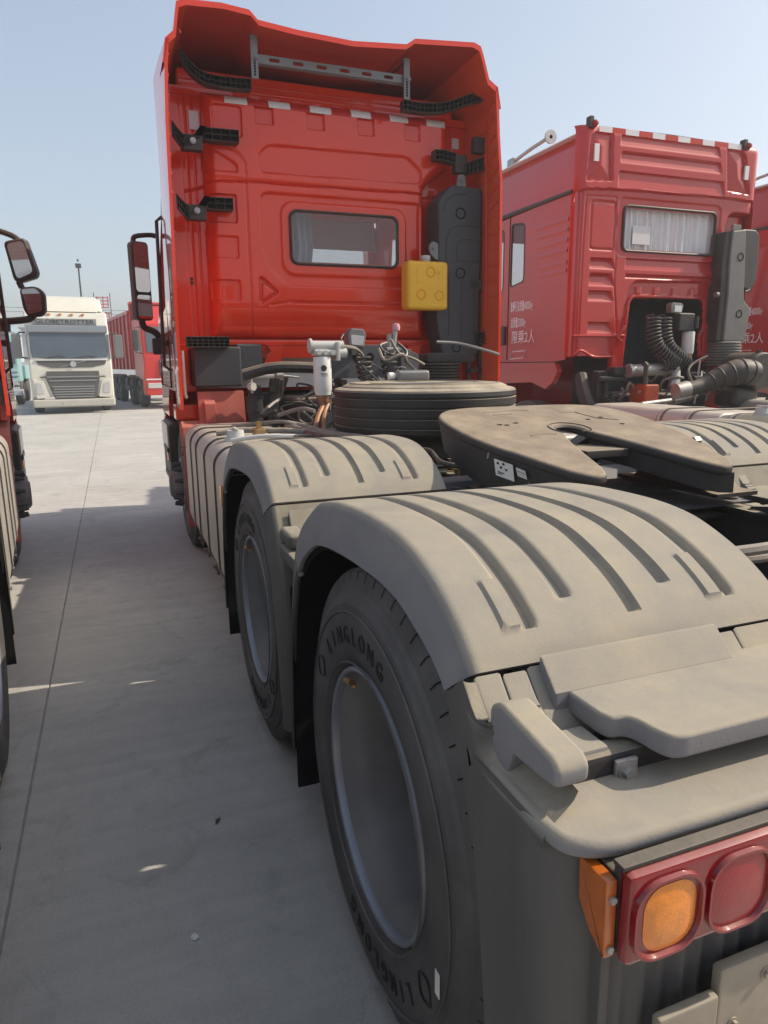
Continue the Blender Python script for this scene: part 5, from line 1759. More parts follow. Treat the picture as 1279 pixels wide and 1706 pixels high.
# small litter on the concrete
def litter():
    me = MB().add([(-.007, -.011, .0025), (.008, -.009, .004), (.009, .010, .003), (-.003, .012, .006), (-.011, .002, .003)], [(0, 1, 2, 3, 4)]).mesh('paper_scrap', PAPER)
    thing('paper_scrap', 'scrap of white paper on the shaded concrete beside the rear wheel', 'litter', (-1.60, .36, 0), .4, me=me)
    me = MB().add([(-.02, -.004, .002), (0, -.008, .006), (.02, .0, .003), (.002, .009, .004)], [(0, 1, 2, 3)]).mesh('dry_leaf', DIRT)
    thing('dry_leaf', 'dark dry leaf on the shaded concrete between the trucks', 'leaf', (-1.475, .83, 0), .9, me=me)
litter()
# ------------------------------------------------------------------ crimson tractor with flat-backed cab (right)
def rear_wall_right():
    xs = np.arange(-1.195, 1.2001, .009)
    zs = np.arange(1.545, 3.775, .009)
    X, Z = np.meshgrid(xs, zs, indexing='ij')
    H = np.zeros_like(X)
    # upper stamping stands proud of the lower one
    seam = np.interp(X, [-1.19, -1.07, -.72, .68, 1.17], [3.145, 3.178, 3.199, 3.215, 3.204])
    H += .03*np.clip((Z-seam)/.02+.5, 0, 1)
    H -= .012*sst(np.abs(Z-seam)-.004, .008)
    # rounded verticals and top
    dx = np.clip((np.abs(X)-1.08)/.12, 0, 1)
    H -= .11*(1-np.sqrt(np.clip(1-dx**2, 0, 1)))
    dz = np.clip((Z-3.68)/.10, 0, 1)
    H -= .07*(1-np.sqrt(np.clip(1-dz**2, 0, 1)))
    # edge bead down each corner
    H -= .008*sst(np.abs(np.abs(X)-1.115)-.004, .008)*(Z < 3.15)
    def louv(x0, x1, z0, z1, dep=.045, slant=.05):
        d = sd_poly(X, Z, [(x0, z0), (x1+slant, z0), (x1, z1), (x0+.01, z1)])
        ramp = np.clip((Z-z0)/(z1-z0), 0, 1)
        return dep*(.12+.88*ramp)*sst(d+.004, .012)
    for a in ((-.985, -.72, 2.43, 2.535), (-.985, -.72, 2.262, 2.378), (-.985, -.72, 2.112, 2.212), (-.975, -.71, 1.79, 1.897)): H -= louv(*a)
    for a in ((-.54, .66, 2.442, 2.548), (-.53, .715, 2.350, 2.390)): H -= louv(*a, dep=.03, slant=.03)
    for a in ((-.707, .565, 3.61, 3.705), (-.695, .60, 3.452, 3.55), (-.71, .665, 3.22, 3.372)): H -= louv(*a, dep=.028, slant=.035)
    # corner pyramids
    for pl, cx in (([(-1.055, 3.66), (-1.0, 3.70), (-.814, 3.70), (-.79, 3.286), (-1.085, 3.263)], -.90), ([(.698, 3.711), (.90, 3.69), (.955, 3.64), (1.049, 3.284), (.747, 3.300)], .86)):
        d = sd_poly(X, Z, pl)
        H -= .030*sst(d, .016)
        H += .030*np.clip(-d/.13, 0, 1)
    # flush plate beside the window
    rc = sd_box(X, Z, -1.0, -.70, 2.62, 3.08, .03)
    H -= .014*sst(rc, .012)
    H += .010*sst(rc+.02, .012)
    pil = sd_line(X, Z, [(-1.09, 1.76), (-1.085, 2.6), (-1.07, 3.12), (-.70, 3.13), (-.665, 2.6), (-.67, 2.3), (-.60, 1.78)])
    H -= .008*sst(pil-.003, .01)
    # window bed
    wb = sd_box(X, Z, -.66, .70, 2.57, 3.13, .06)
    H -= .010*sst(wb, .014)
    # arch pressing round the engine opening
    ar = round_poly([(-.60, 1.50), (-.475, 2.22), (-.40, 2.315), (.60, 2.335), (.70, 2.26), (.85, 2.0), (.80, 1.50)], .05)
    da = sd_poly(X, Z, ar)
    H -= .035*sst(da, .025)
    for k in range(4):
        H += .02*sst(sd_box(X, Z, -.36+.245*k, -.30+.245*k, 2.20, 2.265, .005), .012)
    op = round_poly([(-.50, 1.30), (-.446, 2.10), (-.41, 2.16), (.53, 2.165), (.585, 2.13), (.61, 1.86), (.545, 1.78), (.60, 1.30)], .03)
    do = sd_poly(X, Z, op)
    H += .03*sst(np.abs(do-.012)-.012, .012)
    # snorkel bay on the right
    sb = round_poly([(.80, 1.4), (.80, 2.96), (.85, 3.06), (1.3, 3.06), (1.3, 1.4)], .05)
    H -= .10*sst(sd_poly(X, Z, sb), .03)
    win = sd_box(X, Z, -.585, .635, 2.628, 3.058, .05) < -.012
    cut = (do < -.004) | win | ((Z < 1.755) & (X < -.63) & (X > -1.14) & (Z < 1.56))
    mask = cut[:-1, :-1] & cut[1:, 1:]
    # wavy lower edge on the left
    return MB().grid(X, 4.9-H, Z, mask)

def make_right():
    T = thing('tractor_unit', 'crimson tractor unit with ribbed flat back, curtained rear window and white lettering on its side', 'truck', (3.98, 0, 0), group='tractor units parked in the yard')
    make_chassis(T, y1=6.0)
    for s in (-1, 1):
        for y in (AX0, AX1):
            dual_wheel(T, s*1.222, y, False, s)
            link('inner_wheel', ME['tyre_plain'], T, loc=((-.60-.292) if s < 0 else .60, y, TR))
        w = front_wheel(T, s)
        w.location.y = 5.75
        for yo in (0, AX1-AX0):
            link('mudguard_lid', ME['lid%d' % s], T, loc=(0, yo, 0))
            link('lower_mudguard', ME['lower%df' % s], T, loc=(0, yo, 0))
        link('lower_mudguard', ME['lower%dr' % s], T, loc=(0, AX1-AX0, 0))
        make_tank(T, s, 2.9, 4.5)
    wall = part('cab_rear_wall', rear_wall_right(), RED2, T, ang=60, recalc=False)
    # tape along the roof edge
    cuts = [-.975, -.815, -.655, -.485, -.315, -.150, .015, .18, .345, .51, .70, .885]
    for k in range(11):
        mb = MB().box(cuts[k]+.002, cuts[k+1]-.002, 4.874, 4.878, 3.712, 3.765)
        part('reflective_strip' if k % 2 == 0 else 'red_reflective_strip', mb, REFL if k % 2 == 0 else REFLR, T)
    for x0, z0, z1 in ((-1.02, 3.44, 3.60), (.965, 3.42, 3.56)):
        part('reflective_strip', MB().box(x0, x0+.055, 4.868, 4.888, z0, z1), REFL, T)
    # rear window
    o = rrect(-.602, .652, 2.612, 3.074, .07, 6); i_ = rrect(-.580, .630, 2.634, 3.052, .055, 6)
    mb = MB()
    m = len(o)
    vs = []
    for pts, yy in ((o, 4.915), (o, 4.893), ([((a+c)/2, (b+d)/2) for (a, b), (c, d) in zip(o, i_)], 4.884), (i_, 4.892), (i_, 4.92)):
        vs += [(a, yy, b) for a, b in pts]
    mb.add(vs, [(r*m+q, r*m+(q+1) % m, (r+1)*m+(q+1) % m, (r+1)*m+q) for r in range(4) for q in range(m)])
    w = part('rear_window', MB().add([(a, 4.902, b) for a, b in i_], [tuple(range(m))]), mat('clear_glass', (.3, .31, .31), .04, 0, .4, alpha=.07, spec=.8), T)
    link('window_seal', mb.mesh('window_seal', BLACK), w)
    n = 160
    x = np.linspace(-.66, .72, n)
    fold = .016*np.sin((x+.66)*2*math.pi/.105+.8*np.sin(x*5))+.008*np.sin((x+.66)*2*math.pi/.041)
    mb = MB().grid(np.tile(x, (3, 1)), np.tile(4.965+fold, (3, 1)), np.tile(np.array([2.55, 2.85, 3.12])[:, None], (1, n)))
    cu = part('curtain', mb, CURT, T, recalc=False)
    mb = MB().box(-.44, -.21, 4.935, 4.938, 2.70, 2.885)
    link('paper_sheet', mb.mesh('paper_sheet', PAPER), cu)
    # cab body: side walls, roof
    for s in (-1, 1):
        xo = s*1.175
        pr = [(4.985, 1.52), (4.985, 3.16), (6.9, 3.12), (7.12, 1.9), (7.15, 1.50), (5.2, 1.50)]
        w1 = round_poly([(5.845, 2.40), (5.85, 3.02), (6.13, 3.06), (6.135, 2.36)], .05, 3)
        w2 = round_poly([(6.30, 2.33), (6.30, 3.03), (6.80, 3.0), (7.0, 2.2), (6.6, 2.1)], .06, 3)
        bm = bmesh.new()
        eds = []
        for L_ in (pr, w1, w2):
            vv = [bm.verts.new((xo, a, b)) for a, b in L_]
            for k in range(len(vv)): eds.append(bm.edges.new((vv[k], vv[(k+1) % len(vv)])))
        bmesh.ops.triangle_fill(bm, use_beauty=True, edges=eds)
        mb = MB().bm(bm)
        # stamped ribs on the flank
        for k, z in enumerate((2.92, 2.82, 2.72, 2.62, 2.50, 2.42)):
            mb.prism([(z-.03, .0), (z, .012), (z+.03, .0)], (lambda u, v, a: (xo+s*v, a, u)), 5.03, 5.62-.02*k)
        # raised upper flank leaning inwards
        A = np.array([[(xo, yy, 3.16), (xo+s*.012, yy, 3.20), (xo-s*.01, yy, 3.42), (xo-s*.06, yy, 3.64), (xo-s*.13, yy, 3.745), (xo-s*.25, yy, 3.765)] for yy in (4.93, 5.0, 5.8, 6.6, 7.05)])
        mb.grid(A[..., 0], A[..., 1], A[..., 2])
        mb.box(xo-s*.005, xo+s*.0, 4.90, 4.99, 1.55, 3.16)
        side = part('cab_side', mb, RED2, T, ang=30)
        link('side_window', MB().add([(xo-s*.012, a, b) for a, b in w1], [tuple(range(len(w1)))]).add([(xo-s*.012, a, b) for a, b in w2], [tuple(range(len(w2)))]).mesh('side_window', GLASS), side)
        mb = MB().tube([(xo-s*.006, a, b) for a, b in w1], .012, 6, True).tube([(xo-s*.006, a, b) for a, b in w2], .012, 6, True)
        link('window_seal', mb.mesh('window_seal', BLACK), side)
        mb = MB().box(xo-s*.01, xo+s*.03, 4.97, 7.0, 3.155, 3.185, .006)
        link('drip_rail', mb.mesh('drip_rail', BLACK), side)
        mb = MB().tube([(xo+s*.001, 6.165, 1.52), (xo+s*.001, 6.165, 3.15)], .006, 6)
        link('door_gap', mb.mesh('door_gap', BLACKD), side)
        mb = MB().box(xo-s*.005, xo+s*.03, 6.20, 6.34, 1.70, 1.92, .015)
        link('door_handle', mb.mesh('door_handle', BLACK), side)
        # printed weights
        mb = MB()
        for body, size, y0, z0, wid in (('准牵引总质量40000kg', .125, 6.105, 2.085, .47), ('总质量25000kg', .125, 6.09, 1.905, .32)):
            g = text_mb(body, size, 0, 1, 'LEFT', .0022)
            xs_ = [v[0] for v in g.v]
            k = wid/(max(xs_)-min(xs_))
            g.v = [((a-min(xs_))*k, b, c) for a, b, c in g.v]
            mb = MB()
            if s < 0: mb.join(g, Matrix(((0, 0, -1, xo-.004), (-1, 0, 0, y0), (0, 1, 0, z0), (0, 0, 0, 1))))
            else: mb.join(g, Matrix(((0, 0, 1, xo+.004), (1, 0, 0, y0-.47), (0, 1, 0, z0), (0, 0, 0, 1))))
            link('side_lettering', mb.mesh('side_lettering', WTEXT, recalc=False), side)
        mb = MB()
        g = text_mb('限乘2人', .155, 0, .92, 'LEFT', .0012)
        if s < 0: mb.join(g, Matrix(((0, 0, -1, xo-.004), (-1, 0, 0, 6.07), (0, 1, 0, 1.725), (0, 0, 0, 1))))
        else: mb.join(g, Matrix(((0, 0, 1, xo+.004), (1, 0, 0, 5.54), (0, 1, 0, 1.725), (0, 0, 0, 1))))
        link('side_lettering', mb.mesh('side_lettering', WTEXT, recalc=False), side)
        mb = MB()
        q = [(6.09, 1.535), (6.03, 1.618), (5.75, 1.625), (5.80, 1.545)]
        mb.tube([(xo+s*.003, a, b) for a, b in q], .006, 4, True)
        em = link('side_emblem', mb.mesh('side_emblem', WTEXT), side)
        # lower sill and wheel arch skirt
        mb = MB().prism(round_poly([(5.16, 1.49), (7.1, 1.49), (7.1, 1.05), (6.52, 1.05), (6.40, 1.20), (6.1, 1.25), (5.6, 1.27), (5.32, 1.20), (5.19, 1.27), (5.10, 1.40)], .02), YZ, xo-s*.05, xo+s*.012, .006)
        part('cab_skirt', mb, RED2, T)
    mb = MB()
    A = np.array([[(x, yy, z+(0 if yy < 6.4 else -.3*(yy-6.4))) for x, z in ((-.93, 3.765), (-.5, 3.785), (0, 3.79), (.5, 3.785), (.93, 3.765))] for yy in (4.93, 5.5, 6.4, 7.1)])
    mb.grid(A[..., 0], A[..., 1], A[..., 2])
    mb.box(-1.17, 1.17, 7.05, 7.12, .5, 2.0, .03).box(-1.05, 1.05, 6.93, 6.97, 3.0, 3.55, .01)
    part('cab_roof', mb, RED2, T)
    link('windscreen', MB().add([(-1.1, 7.08, 2.0), (1.1, 7.08, 2.0), (1.05, 6.95, 3.02), (-1.05, 6.95, 3.02)], [(0, 1, 2, 3)]).mesh('windscreen', GLASS), T)
    part('cab_lining', MB().box(-1.16, 1.16, 5.0, 7.05, 2.20, 2.23).box(-1.16, 1.16, 5.0, 6.9, 3.70, 3.71).box(-.9, .9, 5.6, 5.65, 2.2, 2.9), INT, T)
    # marker lamps and roof horn
    for x, z in ((-1.05, 3.775), (.96, 3.755)):
        lp = part('roof_lamp', MB().box(x-.045, x+.0, 4.86, 4.93, z-.04, z+.065, .004), BLACK, T)
        link('lamp_lens', MB().lathe([(-.06, .001), (-.055, .022), (-.03, .036), (0, .038)], (x+.015, 4.89, z), 'y', 16).mesh('lamp_lens', LRED), lp)
    mb = MB().tube([(-1.02, 6.45, 3.80), (-1.0, 6.05, 3.86), (-.99, 5.78, 3.885)], .020, 8)
    mb.lathe([(0, .02), (-.05, .03), (-.10, .07), (-.12, .072), (-.12, .02)], (-.99, 5.80, 3.885), 'y', 16).box(-1.05, -.95, 6.35, 6.5, 3.72, 3.85, .02)
    part('roof_horn', mb, STEEL, T)
    # hanging flange pieces below the wall
    for mb in (MB().box(-.655, -.50, 4.885, 4.96, 1.405, 1.78, .012), MB().box(.60, .71, 4.90, 4.96, 1.475, 1.9, .012)): part('wall_leg', mb, RED2, T)
    mb = MB().box(-1.17, -.5, 4.875, 4.905, 1.748, 1.772, .008)
    mb.tube([(-1.14, 4.91, 1.555), (-1.06, 4.90, 1.61), (-.98, 4.90, 1.585), (-.88, 4.90, 1.545), (-.65, 4.90, 1.545)], .014, 6, smooth=3)
    part('wall_flange', mb, RED2, T)
    mb = MB().tube([(-.605, 4.875, 1.735), (-.545, 4.865, 1.84), (-.535, 4.865, 1.87)], .018, 8).tube([(-.60, 4.87, 1.73), (-.55, 4.87, 1.70)], .012, 6)
    part('latch_handle', mb, RED2, T)
    # dark engine bay lining
    mb = MB().box(-.62, .74, 5.55, 5.6, 1.0, 2.3).box(-.62, .74, 4.96, 5.55, 2.19, 2.21).box(-.64, -.62, 4.96, 5.55, 1.1, 2.2).box(.74, .76, 4.96, 5.55, 1.1, 2.2)
    part('engine_bay', mb, CHAS, T)
    mb = MB().box(-.50, .55, 4.7, 5.5, .80, 1.15, .06).box(-.56, -.38, 4.45, 4.7, 1.02, 1.26, .02, 1)
    part('engine_block', mb, [CHAS, ENGRED], T)
    for x0 in (-.37, -.23):
        P = coil_path([(x0, 4.62, 1.95), (x0-.01, 4.60, 1.80), (x0+.02, 4.58, 1.66), (x0+.12, 4.56, 1.56), (x0+.27, 4.55, 1.47)], .072, 17, 12)
        part('coiled_hose', MB().tube(P, .0115, 6), BHOSE, T)
    P = coil_path([(-.30, 4.55, 1.46), (-.16, 4.55, 1.45), (-.10, 4.55, 1.50)], .055, 5, 12)
    part('coiled_hose', MB().tube(P, .0115, 6), BHOSE, T)
    mb = MB().lathe([(1.56, .02), (1.565, .055), (1.58, .065), (1.79, .065), (1.80, .05)], (.09, 4.6, 0), 'z', 24)
    ff = part('fuel_filter', mb, WHITE, T)
    link('filter_head', MB().box(-.10, .11, 4.54, 4.66, 1.80, 1.98, .015).box(.11, .17, 4.56, 4.66, 1.86, 1.93, .01).cyl((.13, 4.54, 1.95), (.13, 4.54, 1.83), .02, n=8).box(-.12, .16, 4.64, 4.70, 1.97, 1.99, .004).mesh('filter_head', CHAS), ff)
    link('water_bowl', MB().cyl((.09, 4.6, 1.53), (.09, 4.6, 1.565), .05, .055, n=20).mesh('water_bowl', BRASS), ff)
    mb = MB().prism(round_poly([(-.16, 1.985), (-.02, 1.98), (.0, 2.06), (-.02, 2.085), (-.15, 2.09), (-.17, 2.06)], .01), XZ, 4.60, 4.68, .01)
    lp = part('work_lamp', mb, GREYLAMP, T)
    link('lamp_lens', MB().box(-.125, -.03, 4.594, 4.6, 1.995, 2.06, .002).mesh('lamp_lens', LENSC), lp)
    mb = MB().cyl((-.66, 4.62, 1.40), (-.20, 4.62, 1.41), .062, n=20).tube([(-.20, 4.62, 1.41), (-.10, 4.62, 1.41), (-.06, 4.60, 1.38), (-.10, 4.55, 1.22)], .062, 14, smooth=4).cyl((-.66, 4.62, 1.40), (-.62, 4.62, 1.40), .07, n=20)
    part('charge_pipe', mb, STEEL, T)
    part('coolant_hose', MB().tube([(-.56, 4.5, 1.47), (-.54, 4.5, 1.46), (-.53, 4.5, 1.42), (-.53, 4.5, 1.05)], .026, 10, smooth=4), BHOSE, T)
    mb = MB().cyl((-.60, 4.45, 1.06), (-.20, 4.45, 1.09), .028, n=12).cyl((-.2, 4.45, 1.09), (.10, 4.45, 1.14), .045, n=12).tube([(.08, 4.4, 1.50), (.05, 4.4, 1.05)], .010, 8)
    part('air_pipe', mb, STEEL, T)
    # intake hose: ribbed elbow running to the filter drum
    pts = catmull([Vector(q) for q in ((-.22, 4.30, 1.20), (.0, 4.28, 1.24), (.20, 4.25, 1.32), (.42, 4.2, 1.38), (.60, 4.2, 1.36))], 8)
    L = len(pts)
    mb = MB().tube(pts, [.075 + (.055*min(1, max(0, (i-8)/14))) for i in range(L)], 18)
    for i in range(12, L-2, 4):
        r = .075+.055*min(1, max(0, (i-8)/14))
        d = (pts[i+1]-pts[i-1]).normalized()
        a = d.orthogonal().normalized(); c = d.cross(a)
        mb.tube([pts[i]+(a*math.cos(t)+c*math.sin(t))*r for t in np.linspace(0, 2*math.pi, 25)[:-1]], .010, 6, True)
    part('intake_hose', mb, BLACK, T)
    part('hose_joint', MB().cyl((-.30, 4.31, 1.19), (-.16, 4.295, 1.215), .082, n=20), STEEL, T)
    mb = MB().lathe([(-.22, .001), (-.22, .18), (-.20, .195), (.18, .195), (.20, .18), (.20, .001)], (.80, 4.45, 1.38), 'y', 32).cyl((.78, 4.3, 1.55), (.78, 4.3, 1.60), .03, n=12)
    mb.box(.50, .85, 4.30, 4.6, 1.0, 1.20, .05)
    part('air_filter', mb, BLACK, T)
    rnd = random.Random(8)
    for k in range(20):
        x0, y0, z0 = rnd.uniform(-.9, .6), rnd.uniform(4.5, 4.95), rnd.uniform(1.02, 1.45)
        pts = [(x0, y0, z0)]
        for j in range(4):
            x0 += rnd.uniform(-.15, .15); y0 += rnd.uniform(-.08, .08); z0 = max(1.0, z0+rnd.uniform(-.14, .12))
            pts.append((x0, y0, z0))
        part('cable', MB().tube(pts, rnd.choice([.007, .010, .014, .022]), 6, smooth=4), rnd.choice([BHOSE, BHOSE, HOSE, GREYLAMP]), T)
    # snorkel
    ol = round_poly([(.655, 1.70), (.665, 2.10), (.645, 2.50), (.66, 2.86), (.93, 2.89), (.985, 2.40), (1.01, 2.15), (1.12, 2.06), (1.07, 1.70)], .03)
    mb = MB().prism(ol, XZ, 4.765, 4.97, .016, seg=3)
    sn = part('air_intake', mb, BLACK, T)
    fo = round_poly([(.735, 1.70), (.745, 2.20), (.725, 2.60), (.735, 2.86), (.925, 2.885), (.965, 2.40), (.985, 2.15), (1.10, 2.05), (1.05, 1.70)], .03)
    link('intake_front', MB().prism(fo, XZ, 4.74, 4.78, .014, seg=3).mesh('intake_front', GREYP2), sn)
    link('intake_side', MB().prism(round_poly([(.92, 2.30), (.92, 2.90), (1.12, 2.90), (1.18, 2.84), (1.19, 2.36), (1.10, 2.26)], .03), XZ, 4.78, 5.05, .02, seg=3).mesh('intake_side', BLACK), sn)
    mb = MB()
    for x, z in ((.875, 2.60), (.93, 2.0)): mb.lathe([(-.004, .045), (-.006, .036), (0, .032), (.02, .028), (.021, .001)], (x, 4.741, z), 'y', 20)
    link('intake_dimple', mb.mesh('intake_dimple', BLACKD), sn)
    prof = []
    for k in range(9): prof += [(-.03*k, .165+.003*k), (-.03*k-.01, .185+.003*k), (-.03*k-.02, .185+.003*k)]
    link('bellows', MB().lathe(prof, (.86, 4.85, 1.70), 'z', 28).mesh('bellows', GREYP2), sn)
    link('intake_tab', MB().box(.74, .86, 4.75, 4.78, 2.86, 2.93, .006).cyl((.64, 4.78, 2.20), (.60, 4.78, 2.20), .03, n=12).mesh('intake_tab', GREYP2), sn)
    # chassis clutter near the cab: pale flange, valves, rods
    mb = MB().box(-.30, .95, 3.98, 4.06, 1.005, 1.02, .003).box(-.52, .9, 3.72, 3.76, 1.0, 1.016, .003)
    for k in range(3): mb.cyl((-.44+.09*k, 4.05, 1.0), (-.44+.09*k, 4.05, 1.05), .03, n=14)
    mb.tube([(.72, 4.1, 1.02), (.74, 4.1, 1.10), (.80, 4.08, 1.12), (1.1, 4.0, 1.12)], .018, 8, smooth=3)
    part('chassis_bracket', mb, CHAS, T)
    mb = MB().box(-.93, -.80, 4.75, 4.85, 1.10, 1.40, .02).cyl((-.95, 4.7, 1.32), (-.62, 4.7, 1.30), .03, n=12).tube([(-1.0, 4.95, 1.35), (-1.05, 4.8, 1.15), (-1.02, 4.7, .95)], .07, 10)
    mb.cyl((-.85, 4.72, 1.40), (-.85, 4.72, 1.02), .012, n=8).box(-.80, -.66, 4.65, 4.75, 1.36, 1.44, .01)
    for k in range(10): mb.box(-.92+.04*(k % 5), -.895+.04*(k % 5), 4.60, 4.66, 1.02+.06*(k//5)+.02*(k % 3), 1.05+.06*(k//5)+.02*(k % 3), .004)
    part('cab_suspension', mb, CHAS, T)
    return T
RIGHT = make_right()
bpy.context.view_layer.update()
THIRD = dup(RIGHT, label='crimson tractor unit at the right edge, half hidden behind the grey snorkel of its neighbour', loc=(7.58, .1, 0))
# ------------------------------------------------------------------ the far row: white cab-over, red tipper, teal lorry
def road_wheel(parent, x, y, r=.52, w=.30, mats=None):
    me = ME.setdefault('far_tyre', MB().lathe([(0, .28), (-.01, .36), (0, .44), (.04, r-.01), (.09, r), (.21, r), (.26, r-.01), (.30, .44), (.31, .36), (.30, .28), (.2, .2), (.1, .2)], axis='x', n=36, close=True).mesh('wheel', RUBBER))
    wl_ = link('wheel', me, parent, loc=(x-.15, y, r))
    rm = ME.setdefault('far_rim', MB().lathe([(.0, .285), (.03, .26), (.08, .24), (.10, .12), (.02, .10), (.01, .001)], axis='x', n=24).lathe([(.30, .285), (.27, .26), (.22, .24), (.20, .12), (.28, .10), (.29, .001)], axis='x', n=24).mesh('rim', RIMM))
    link('rim', rm, wl_)
    return wl_
def make_white():
    # local frame: front faces -y, front face at y = 0
    T = thing('cabover_truck', 'cream white cab-over truck with roof deflector and grey grille facing the camera across the yard', 'truck', (-2.83, 23.4, 0), rad(5))
    g = mat('grey_visor', (.20, .22, .24), .35, 0, .3)
    gg = mat('grey_grille', (.07, .072, .076), .5, 0, 0, .1, 5, dust=.3)
    lt = mat('pale_grey_trim', (.27, .28, .28), .5)
    mb = MB()
    # cab shell with a raked front
    pr = [(.05, .55), (.0, 1.35), (.02, 1.70), (.22, 2.58), (.32, 2.80), (.50, 3.18), (.8, 3.24), (2.2, 3.24), (2.2, .75), (.9, .75), (.85, .55)]
    mb.prism(pr, YZ, -1.22, 1.22, .06, seg=3)
    cab = part('cab', mb, CREAM, T, ang=40)
    part('roof_deflector', MB().prism([(.55, 3.22), (.85, 3.66), (1.15, 3.74), (2.1, 3.76), (2.1, 3.22)], YZ, -.93, .98, .05, seg=3).prism([(.62, 3.24), (1.2, 3.68), (2.1, 3.70), (2.1, 3.24)], YZ, .985, 1.12, .03), CREAM, T)
    # windscreen
    def face(x, z): return float(np.interp(z, [.55, 1.35, 1.70, 2.58, 2.80, 3.18], [.05, 0, .02, .22, .32, .50]))
    def panel(pts, off, nm, m_, parent, th=.02):
        vs = [(x, face(x, z)-off, z) for x, z in pts]+[(x, face(x, z)-off+th, z) for x, z in pts]
        n = len(pts)
        return link(nm, MB().add(vs, [tuple(range(n)), tuple(range(n, 2*n))[::-1]]+[(k, (k+1) % n, n+(k+1) % n, n+k) for k in range(n)]).mesh(nm, m_), parent)
    ws = panel([(-1.10, 1.78), (-.6, 1.74), (.6, 1.74), (1.10, 1.78), (1.13, 2.0), (1.11, 2.53), (-1.11, 2.53), (-1.13, 2.0)], .03, 'windscreen', SCREEN, T, .04)
    mb = MB()
    for x in (-.75, .15): mb.tube([(x, face(x, 1.76)-.045, 1.76), (x+.35, face(x, 1.82)-.045, 1.83), (x+.62, face(x, 1.80)-.045, 1.79)], .012, 6)
    link('wiper', mb.mesh('wiper', BLACK), ws)
    mb = MB().prism([(.10, 2.55), (.16, 2.77), (.34, 2.80), (.30, 2.56)], YZ, -1.18, 1.18, .03)
    for x in (-1.17, 1.17): mb.tube([(x, .02, 1.72), (x*1.01, .17, 2.5)], .035, 6)
    part('sun_visor', mb, g, T)
    sb = part('name_board', MB().box(-.99, .88, .27, .36, 2.80, 2.985, .008), lt, T)
    tx = text_mb('GLOBETROTTER', .17, .004, 1.0)
    w_ = max(v[0] for v in tx.v)-min(v[0] for v in tx.v)
    tx.v = [(a*1.72/w_, b, c) for a, b, c in tx.v]
    link('board_lettering', MB().join(tx, Matrix(((1, 0, 0, -.055), (0, 0, -1, .266), (0, 1, 0, 2.832), (0, 0, 0, 1)))).mesh('board_lettering', INK, recalc=False), sb)
    mb = MB()
    for x in (-.5, -.17, .17, .5): mb.box(x-.05, x+.05, .42, .47, 3.10, 3.15, .01)
    part('roof_marker', mb, LAMB, T)
    panel([(-1.02, 1.68), (1.06, 1.68), (1.0, 1.55), (.6, 1.46), (-.6, 1.45), (-.95, 1.56)], .014, 'badge_panel', gg, T, .03)
    mb = MB().box(-1.03, 1.05, -.025, .02, 1.68, 1.715, .006)
    part('screen_sill', mb, WHITE, T)
    em = MB().lathe([(0, .095), (-.02, .09), (-.025, .065), (-.02, .045), (-.02, .001)], (.05, -.02, 1.565), 'y', 24)
    em.prism([(-.36, 1.47), (-.32, 1.47), (.45, 1.665), (.41, 1.67)], XZ, -.026, -.016)
    part('badge', em, mat('badge_silver', (.6, .61, .62), .3, .6), T)
    mb = MB().prism([(-.74, 1.35), (.80, 1.35), (.80, 1.12), (.66, .45), (-.56, .45), (-.78, 1.12)], XZ, -.035, .08, .02)
    gr = part('grille', mb, gg, T)
    mb = MB()
    for z, x0, x1 in ((1.17, -.76, .79), (1.05, -.70, .70), (.86, -.62, .62), (.78, -.60, .62), (.70, -.60, .62), (.62, -.58, .60), (.54, -.55, .58)):
        mb.box(x0, x1, -.055, -.03, z-.018, z+.018, .006)
    link('grille_bar', mb.mesh('grille_bar', lt), gr)
    mb = MB().box(-.95, -.32, -.05, -.02, 1.155, 1.185, .004).box(.34, .98, -.05, -.02, 1.155, 1.185, .004)
    link('grille_slot', mb.mesh('grille_slot', BLACKD), gr)
    for s in (-1, 1):
        q = [(s*1.16, 1.10), (s*.86, 1.06), (s*.72, .52), (s*1.10, .50)]
        hl = part('headlight', MB().prism(round_poly(q if s > 0 else q[::-1], .04), XZ, -.03, .06, .015), CREAM, T)
        q = [(s*1.10, 1.0), (s*.93, .98), (s*.86, .66), (s*1.08, .64)]
        link('lamp_lens', MB().prism(round_poly(q if s > 0 else q[::-1], .03), XZ, -.045, -.028, .01).mesh('lamp_lens', LENSC), hl)
        mb = MB().prism(rrect(s*1.50-.13, s*1.50+.13, 1.75, 2.50, .05), XZ, .25, .42, .03)
        mi = part('mirror', mb, GREYLAMP, T)
        link('mirror_arm', MB().tube([(s*1.2, .35, 2.55), (s*1.38, .33, 2.55), (s*1.46, .33, 2.48)], .025, 8).tube([(s*1.22, .3, 1.75), (s*1.42, .33, 1.80)], .025, 8).mesh('mirror_arm', BLACK), mi)
        road_wheel(T, s*1.05, 1.38)
        for y in (4.6, 5.95): road_wheel(T, s*1.02, y)
        part('side_window', MB().box(s*1.222, s*1.228, .75, 1.55, 1.8, 2.55), DGLASS, T)
        part('wheel_arch', MB().box(s*.95, s*1.225, .55, .80, .40, 1.0, .03), CREAM, T)
    mb = MB().box(-1.22, 1.22, -.06, .30, .22, .47, .05).box(-.35, .35, -.07, -.05, .26, .40, .004)
    part('bumper', mb, mat('bumper_grey', (.50, .49, .43), .6, 0, 0, .1, 3, dust=.3), T)
    mb = MB().box(-.45, .45, 2.0, 7.4, .75, 1.0, .01).box(-1.2, 1.2, 2.5, 3.4, .45, 1.0, .05)
    part('chassis', mb, CHAS, T)
make_white()

